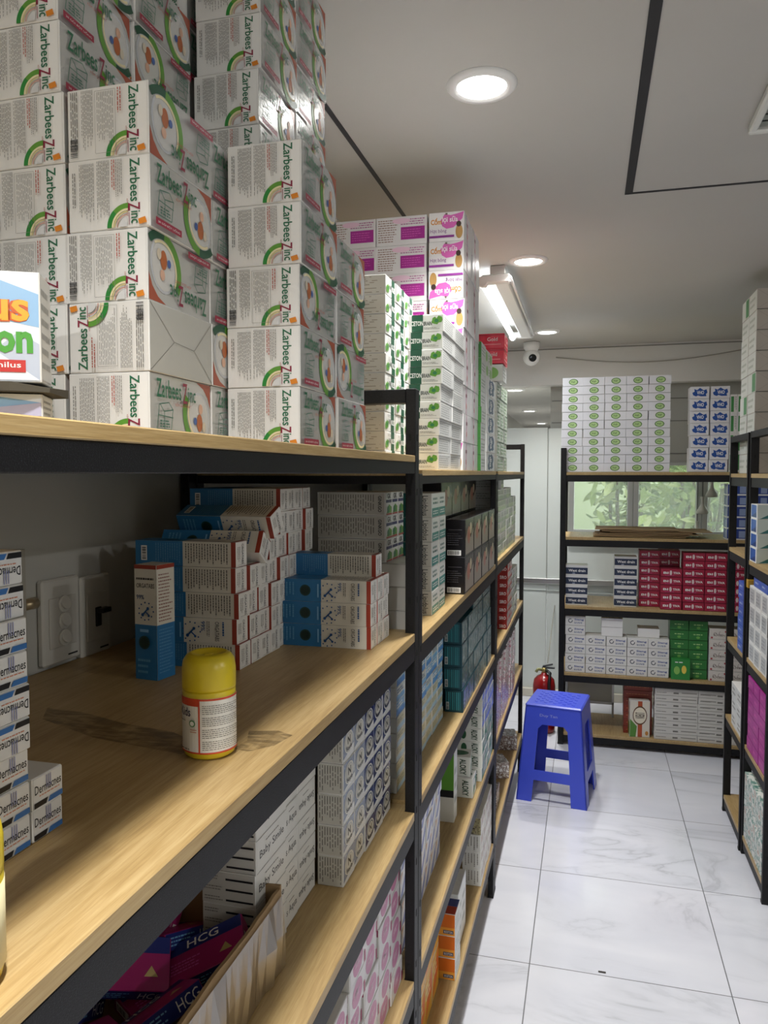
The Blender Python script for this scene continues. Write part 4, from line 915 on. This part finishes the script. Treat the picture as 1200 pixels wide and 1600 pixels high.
stack(SW, -.11, YB, .4053, 1, 1, 6, 'swirl logo carton in far left pile', 'swirl cartons', left=True)
stack(SW, -.0005, YB, .4053, 4, 1, 4, 'white swirl logo carton', 'swirl cartons', left=True)
PW3 = Kind('plain_white_carton', (.112, .1, .05), [carton_mesh('pw3', .111, .099, .0495, M('f0f0ee', .35), {'S': lambda f: f.line(0, .03, 1, .03, .001, LT)})])
stack(PW3, .08, YB + .005, .4053 + .208, 1, 1, 2, 'blank white carton on swirl cartons', 'blank cartons', left=True)
stack(PW3, .27, YB + .02, .4053 + .208, 1, 1, 1, 'blank white carton lying beside green cartons', 'blank cartons', left=True)
stack(SW, .382, YB + .02, .4053 + .208, 0, 1, 1, 'x', 'x', left=True)
def gy(f): f.rect(.02, .03, .98, .97, M('2f7a3a', .35)); f.micro(.25, .5, .75, .7, 1, M('a8cf8a', .4), False, .5, .3); f.line(0, .02, 1, .02, .0015, M('16401c', .4)); f.ell(.5, .3, .1, .14, M('6faf52', .35))
GY = Kind('green_carton', (.095, .1, .052), [carton_mesh('green', .0935, .099, .0513, M('2a6e34', .35), {'S': gy})])
stack(GY, .434, YB + .02, .4053, 2, 1, 6, 'bright green carton', 'green cartons', left=True)
GYF = Kind('green_carton', (.095, .04, .11), [carton_mesh('green_front', .094, .04, .11, M('2f8a3e', .3), {'S': lambda f: (f.ell(.68, .5, .13, .2, YEL), f.ell(.3, .45, .16, .2, M('8ac060', .3)), f.micro(.2, .8, .8, .9, 1, WHT, False, .5, .3))})])
place(GYF, (.488, YB + .005, .4053), 'green carton with yellow fruit standing in front', 'green cartons')
def fl(f): f.rect(.01, .02, .99, .98, M('dcd6cf', .4)); f.arc(.3, .5, .006, .008, 0, 280, M('5a4a44', .4), 12); f.arc(.6, .6, .008, .0095, 100, 330, M('5a4a44', .4), 12); f.text('Olan', .2, .3, .8, .52, M('4a3a36', .4)); f.circ(.85, .75, .005, M('b04048', .4)); f.circ(.12, .15, .005, M('b04048', .4)); f.line(0, .02, 1, .02, .001, LT)
FL = Kind('floral_carton', (.093, .1, .056), [carton_mesh('floral', .092, .099, .0555, CARD, {'S': fl})])
stack(FL, .629, YB, .4053, 4, 1, 5, 'cream floral carton', 'floral cartons', left=True)
def gt(v):
    def g(f): f.rect(.005, .03, .995, .97, M('d6d4ce', .4)); f.micro(.04, .3, .3, .6, 1, M('8f8c86', .5)); f.rect(.62, .45, .97, .58, M('8a8780', .5)) if v else f.rect(.05, .45, .4, .58, M('8a8780', .5)); f.rect(.43, .3, .55, .55, M('7a7872', .5)); f.line(0, .02, 1, .02, .0012, LT)
    return g
GT = Kind('grey_text_carton', (.218, .1, .0345), [carton_mesh('gt_a', .2165, .099, .034, CARD, {'S': gt(1)}), carton_mesh('gt_b', .2165, .099, .034, CARD, {'S': gt(0)})])
stack(GT, .362, YB, .0703, 3, 1, 9, 'long white grey-print carton', 'long cartons', left=True, var=lambda i, j, k: i % 2)
BR = Kind('brown_red_carton', (.15, .1, .04), [carton_mesh('br', .149, .099, .0395, M('7a3020', .4), {'S': lambda f: (f.rect(.02, .05, .98, .95, M('8a3420', .35)), f.micro(.1, .4, .9, .6, 1, M('c97a4a', .4)))})])
stack(BR, .205, YB + .06, .0703, 1, 1, 7, 'brown-red carton behind the oval box', 'brown red cartons', left=True)
def lv(f): f.rect(.01, .01, .99, .99, M('e3dccd', .35)); f.rect(.4, .01, .62, .99, M('b5532c', .35)); f.poly([(.01, .01), (.3, .01), (.36, .3), (.01, .5)], M('5a8f3c', .35)); f.ell(.5, .6, .36, .26, M('6a4a2c', .35), 22); f.ell(.5, .6, .32, .22, M('efe6cf', .35), 22); f.text('LIVERIN', .27, .52, .73, .68, M('4a3a2c', .35), -90, .02); f.ell(.85, .12, .08, .06, M('c98a3c', .35))
LV = Kind('liver_tonic_carton', (.105, .055, .2), [carton_mesh('lv', .104, .054, .2, CARD, {'S': lv, 'W': grn('e3dccd', '5a8f3c', '8a8a6a')})])
place(LV, (.285, YB + .03, .0703), 'upright carton with brown oval and green leaves', 'liver tonic cartons', 0, (0, 0, R(6)))
def nv(f): f.rect(.02, .12, .98, .98, M('24408e', .3)); f.rect(.6, .2, .9, .8, M('8fa0c8', .35)); f.rect(.02, .02, .98, .12, WHT)
NV = Kind('deep_blue_carton', (.1, .1, .058), [carton_mesh('nv', .099, .099, .0575, CARD, {'S': nv, 'W': nv})])
stack(NV, .70, YB, 1.1553, 3, 1, 5, 'deep blue carton beside the window', 'deep blue cartons', left=True)
# flattened cardboard sheets
rd = random.Random(11)
for k in range(6):
    bm = bmesh.new(); wv = rd.uniform(.4, .56)
    vv = [[bm.verts.new((-wv / 2 + wv * i / 8, yy, .0012 * math.sin(i * 1.1 + k) * (.6 if yy else 1) + zz)) for i in range(9)] for yy in (0, .26) for zz in (0, .004)]
    a, b, c, d = vv
    for i in range(8):
        bm.faces.new((b[i], b[i + 1], d[i + 1], d[i])); bm.faces.new((a[i + 1], a[i], c[i], c[i + 1])); bm.faces.new((a[i], a[i + 1], b[i + 1], b[i])); bm.faces.new((c[i + 1], c[i], d[i], d[i + 1]))
    bm.faces.new((a[0], b[0], d[0], c[0])); bm.faces.new((a[8], c[8], d[8], b[8]))
    o = obj('cardboard_sheet', bm, KRAFT, None, False, (.26 + rd.uniform(-.06, .06) + .01 * k, 4.29, 1.1590 + .0075 * k)); o.rotation_euler = (0, rd.uniform(-.003, .003), rd.uniform(-.04, .04))
    tag(o, 'flattened kraft cardboard sheet under the window, %s' % ('topmost' if k == 5 else ORD[5 - k] + ' from the top'), 'cardboard', 'flattened cardboard sheets')
# hanging flask ornaments
for x, z, lb in ((.70, 1.245, 'upper of the left pair of grey flask ornaments hanging by the window'), (.671, 1.09, 'lowest grey flask ornament hanging by the window'), (.752, 1.35, 'highest grey flask ornament, nearest the deep blue cartons')):
    t = empty('hanging_flask', (x, 5.155, z)); tag(t, lb, 'ornament', 'flask ornaments on cords')
    bm = bmesh.new(); add_lathe(bm, [(.002, 0), (.034, .002), (.038, .012), (.03, .03), (.012, .058), (.009, .085), (.014, .108), (.013, .11), (.001, .11)], n=20); obj('flask', bm, M('a9a89c', .35), t, True)
    bm = bmesh.new(); add_tube(bm, [(0, 0, .11), (0, 0, 1.60 - z), (0, .095, 1.60 - z)], .002, 6); obj('cord', bm, M('3a3a36', .7), t)

# ------------------------------------------------------------------ right racks
def envS(f): f.rect(.01, .02, .99, .98, M('b9b2a8', .45)); f.flaps(M('8d877d', .5)); f.line(0, .01, 1, .01, .002, M('4a4640', .6))
def envW(f): f.rect(.02, .02, .98, .98, M('dfe0d8', .4)); f.micro(.1, .2, .9, .8, 2, M('b9bdb0', .5))
def envWg(f): f.rect(.02, .02, .98, .98, M('dfe0d8', .4)); f.rect(.55, .05, .95, .95, M('5a9a62', .35))
EN = Kind('large_white_carton', (.16, .15, .0805), [carton_mesh('env_a', .159, .149, .08, M('c9c4bb', .45), {'S': envS, 'W': envW}), carton_mesh('env_b', .159, .149, .08, M('c9c4bb', .45), {'S': envS, 'W': envWg})])
stack(EN, .632, 3.30, 1.5005, 1, 2, 9, 'large white carton with folded end flaps', 'large white cartons', left=True, var=lambda i, j, k: 1 if (k + 4 * j) % 5 == 4 else 0)
def tq(f): f.rect(.02, .02, .98, .98, WHT); f.rect(.1, .1, .9, .95, M('2458a8', .3)); f.poly([(.1, .1), (.9, .1), (.9, .5)], M('123a78', .3))
def tqS(f): f.rect(.02, .02, .98, .98, M('c3cfcb', .35)); f.poly([(.1, .02), (.98, .1), (.98, .7), (.6, .4)], M('2f6f70', .35))
TQ = Kind('blue_teal_carton', (.08, .12, .055), [carton_mesh('tq', .079, .119, .0545, CARD, {'W': tq, 'S': tqS})])
stack(TQ, .607, 3.08, 1.1653, 2, 1, 4, 'blue and teal carton at the right edge', 'blue teal cartons', left=True)
def gwW(f): f.rect(.02, .02, .98, .98, M('e4e4e2', .35)); f.rect(.12, .12, .88, .88, M('b4b6b8', .3)); f.micro(.2, .25, .8, .75, 3, M('8a8c90', .4), False, .4, .3)
GWk = Kind('silver_square_carton', (.1, .1, .072), [carton_mesh('sq', .099, .099, .0715, CARD, {'W': gwW, 'S': gwW})])
stack(GWk, .607, 2.875, .7853, 1, 3, 4, 'white silver-square carton', 'silver square cartons', left=True)
def bw(f): f.rect(.03, .05, .97, .95, M('3f5fb8', .35)); f.micro(.2, .3, .8, .7, 1, M('a9b8e0', .4), False, .5, .3)
BW = Kind('violet_blue_carton', (.12, .12, .035), [carton_mesh('vb', .119, .119, .0345, M('3556b0', .35), {'W': bw, 'S': bw})])
stack(BW, .612, 2.90, .7853 + .289, 1, 2, 1, 'violet-blue carton on silver square cartons', 'violet blue cartons', left=True)
stack(BW, .602, 3.252, .7853, 1, 1, 8, 'violet-blue carton in far right rack pile', 'violet blue cartons', left=True)
def mgW(f): f.rect(.04, .03, .96, .97, M('b03a98', .3)); f.micro(.2, .3, .8, .7, 1, PINK, False, .5, .3); f.line(0, .02, 1, .02, .002, M('6a1c58', .4))
MG = Kind('magenta_carton', (.1, .1, .047), [carton_mesh('mg', .099, .099, .0465, M('a8348e', .3), {'W': mgW, 'S': mgW})])
stack(MG, .609, 2.875, .4403, 1, 3, 6, 'magenta carton at the right edge', 'magenta cartons', left=True)
def wtW(f): f.rect(.03, .03, .97, .97, M('dcdedd', .35)); f.micro(.2, .2, .8, .8, 2, LT)
WT = Kind('pale_carton', (.1, .11, .06), [carton_mesh('wt', .099, .109, .0595, CARD, {'W': wtW, 'S': wtW})])
stack(WT, .602, 3.252, .4403, 1, 2, 3, 'pale carton in far right rack', 'pale right cartons', left=True)
PN = mat_wrap('leaf_print', ['e4e6e0', 'dfe2dc', '3f8074', 'e6e6e0', 'b59a8a'], 28, .35)
LF = Kind('leaf_print_carton', (.14, .16, .13), [carton_mesh('lf', .139, .159, .129, PN, {})])
stack(LF, .609, 2.875, .0753, 1, 2, 2, 'leaf printed box at bottom right', 'leaf printed boxes', left=True)

# ------------------------------------------------------------------ stool
def stool():
    t = empty('plastic_stool', (-.122, 3.62, 0), R(-8)); tag(t, 'tall blue plastic stool standing on the tiled floor', 'stool')
    B = mat_glossy_card('blue_plastic', '3f52d2', .32, .03)
    Ht, ht, hb = .445, .125, .16
    def side(ax, sg):
        """one tapered side panel with a window opening and leg notch"""
        bm = bmesh.new(); tk = .006
        def P(u, z, off):                       # u in -1..1 across the side
            k = ht + (hb - ht) * (1 - z / Ht); p = (u * k, sg * (k - off))
            return Vector((p[0], p[1], z)) if ax == 'x' else Vector((p[1], p[0], z))
        cols = [-1, -.62, -.56, .56, .62, 1]; 
        def quad(u0, u1, z0_, z1_, u2=None, u3=None):
            u2 = u0 if u2 is None else u2; u3 = u1 if u3 is None else u3
            v = [P(u0, z0_, 0), P(u1, z0_, 0), P(u3, z1_, 0), P(u2, z1_, 0)]; w_ = [P(u0, z0_, tk), P(u1, z0_, tk), P(u3, z1_, tk), P(u2, z1_, tk)]
            a = [bm.verts.new(q) for q in v]; b = [bm.verts.new(q) for q in w_]
            bm.faces.new(a); bm.faces.new(b[::-1])
            for i in range(4): bm.faces.new((a[i], b[i], b[(i + 1) % 4], a[(i + 1) % 4]))
        zt = .355
        quad(-1, -.56, 0, .1, -1, -.54); quad(.56, 1, 0, .1, .54, 1)
        quad(-1, 1, .1, .145)
        quad(-1, -.54, .145, zt - .02, -1, -.5); quad(.54, 1, .145, zt - .02, .5, 1)
        quad(-1, -.5, zt - .02, zt, -1, -.36); quad(.5, 1, zt - .02, zt, .36, 1)
        quad(-1, 1, zt, Ht - .008)
        return bm
    for ax, sg in (('x', -1), ('x', 1), ('y', -1), ('y', 1)): obj('side_frame', side(ax, sg), B, t)
    bm = bmesh.new(); add_box(bm, (-ht - .003, -ht - .003, Ht - .016), (ht + .003, ht + .003, Ht), .006)
    for i in range(9):
        for j in range(9):
            if (i + j) % 2: continue
            x, y = -.085 + i * .021, -.085 + j * .021; add_box(bm, (x - .009, y - .004, Ht - .001), (x + .009, y + .004, Ht + .0018), .001, 0, Matrix.Rotation(.785 if i % 2 else -.785, 3, 'Z'))
    obj('seat', bm, B, t)
    for sx in (-1, 1):
        for sy in (-1, 1):
            bm = bmesh.new(); h = hb - .012
            add_tube(bm, [(sx * h, sy * h, .002), (sx * (ht - .01), sy * (ht - .01), Ht - .02)], .011, 8); obj('leg_corner', bm, B, t)
    bm = bmesh.new()
    fc = Face(.1, .02, 1); fc.text('Duy Tan', .1, .1, .9, .9, M('8f98dc', .4), 0, .01); mm = []
    emit(bm, fc, lambda u, v, e: (-.07 + u * .1, -(ht + (hb - ht) * (1 - (.385 + v * .02) / Ht)) - e, .385 + v * .02), mm); obj('moulded_mark', bm, mm, t)
stool()
# fire extinguisher
t = empty('fire_extinguisher', (-.232, 4.47, 0)); tag(t, 'red fire extinguisher on the floor behind the blue stool', 'fire extinguisher')
RX = mat_glossy_card('red_enamel', '8e1519', .2, .02)
bm = bmesh.new(); add_lathe(bm, [(.05, 0), (.062, .004), (.064, .015), (.064, .27), (.058, .305), (.04, .325), (.018, .335), (.016, .345)], n=36); obj('cylinder', bm, RX, t, True)
bm = bmesh.new(); add_tube(bm, [(0, 0, .34), (0, 0, .375)], .014, 16); obj('valve', bm, M('b5a56a', .3, .8), t, True)
bm = bmesh.new(); add_box(bm, (-.012, -.01, .37), (.06, .01, .378), .002); add_box(bm, (-.01, -.01, .385), (.05, .01, .392), .002, 0, Matrix.Rotation(-.25, 3, 'Y')); obj('handle', bm, BK, t)
bm = bmesh.new(); add_tube(bm, [(-.012, 0, .36), (-.035, -.01, .365), (-.045, -.02, .35)], .009, 12); obj('gauge', bm, M('8a8a5a', .3), t)
bm = bmesh.new(); add_tube(bm, [(.014, -.01, .36), (.035, -.03, .35), (.03, -.065, .30), (.035, -.072, .2), (.04, -.072, .1)], .009, 10); obj('hose', bm, BK, t, True)
fc = Face(.07, .1, 1); fc.rect(0, 0, 1, 1, M('d8d2c4', .4), 8); fc.micro(.1, .1, .9, .8, 6, TX); bm = bmesh.new(); mm = []
emit(bm, fc, lambda u, v, e: ((.064 + e) * math.cos(R(-125) + u * 1.0), (.064 + e) * math.sin(R(-125) + u * 1.0), .08 + v * .1), mm); obj('instruction_sticker', bm, mm, t)
bm = bmesh.new(); add_tube(bm, [(-.215, 4.52, .39), (-.21, 4.8, .5), (-.205, 5.178, .62)], .0025, 6); tag(obj('cord', bm, M('8f8c80', .7)), 'thin cord rising from the fire extinguisher to the wall', 'cord')

# pale framed pane at the back of the far rack's bottom board
t = empty('framed_glass_panel', (-.112, 4.60, .0703)); tag(t, 'aluminium framed pale pane standing at the back of the bottom board', 'framed pane')
bm = bmesh.new()
for lo, hi in (((0, 0, .075), (.275, .016, .09)), ((0, 0, .29), (.275, .016, .305)), ((0, 0, 0), (.012, .016, .29)), ((.263, 0, 0), (.275, .016, .29))): add_box(bm, lo, hi, .001)
obj('frame', bm, ALU, t); box_obj('pane', (.012, .006, .09), (.263, .01, .29), M('a9aa98', .12), t)
bm = bmesh.new(); add_box(bm, (-.011, -.004, 0), (.011, .004, .002), .001); tag(obj('floor_crumb', bm, M('3a3632', .8), None, False, (.06, 2.315, 0)), 'tiny dark crumb lying on a white floor tile', 'crumb')
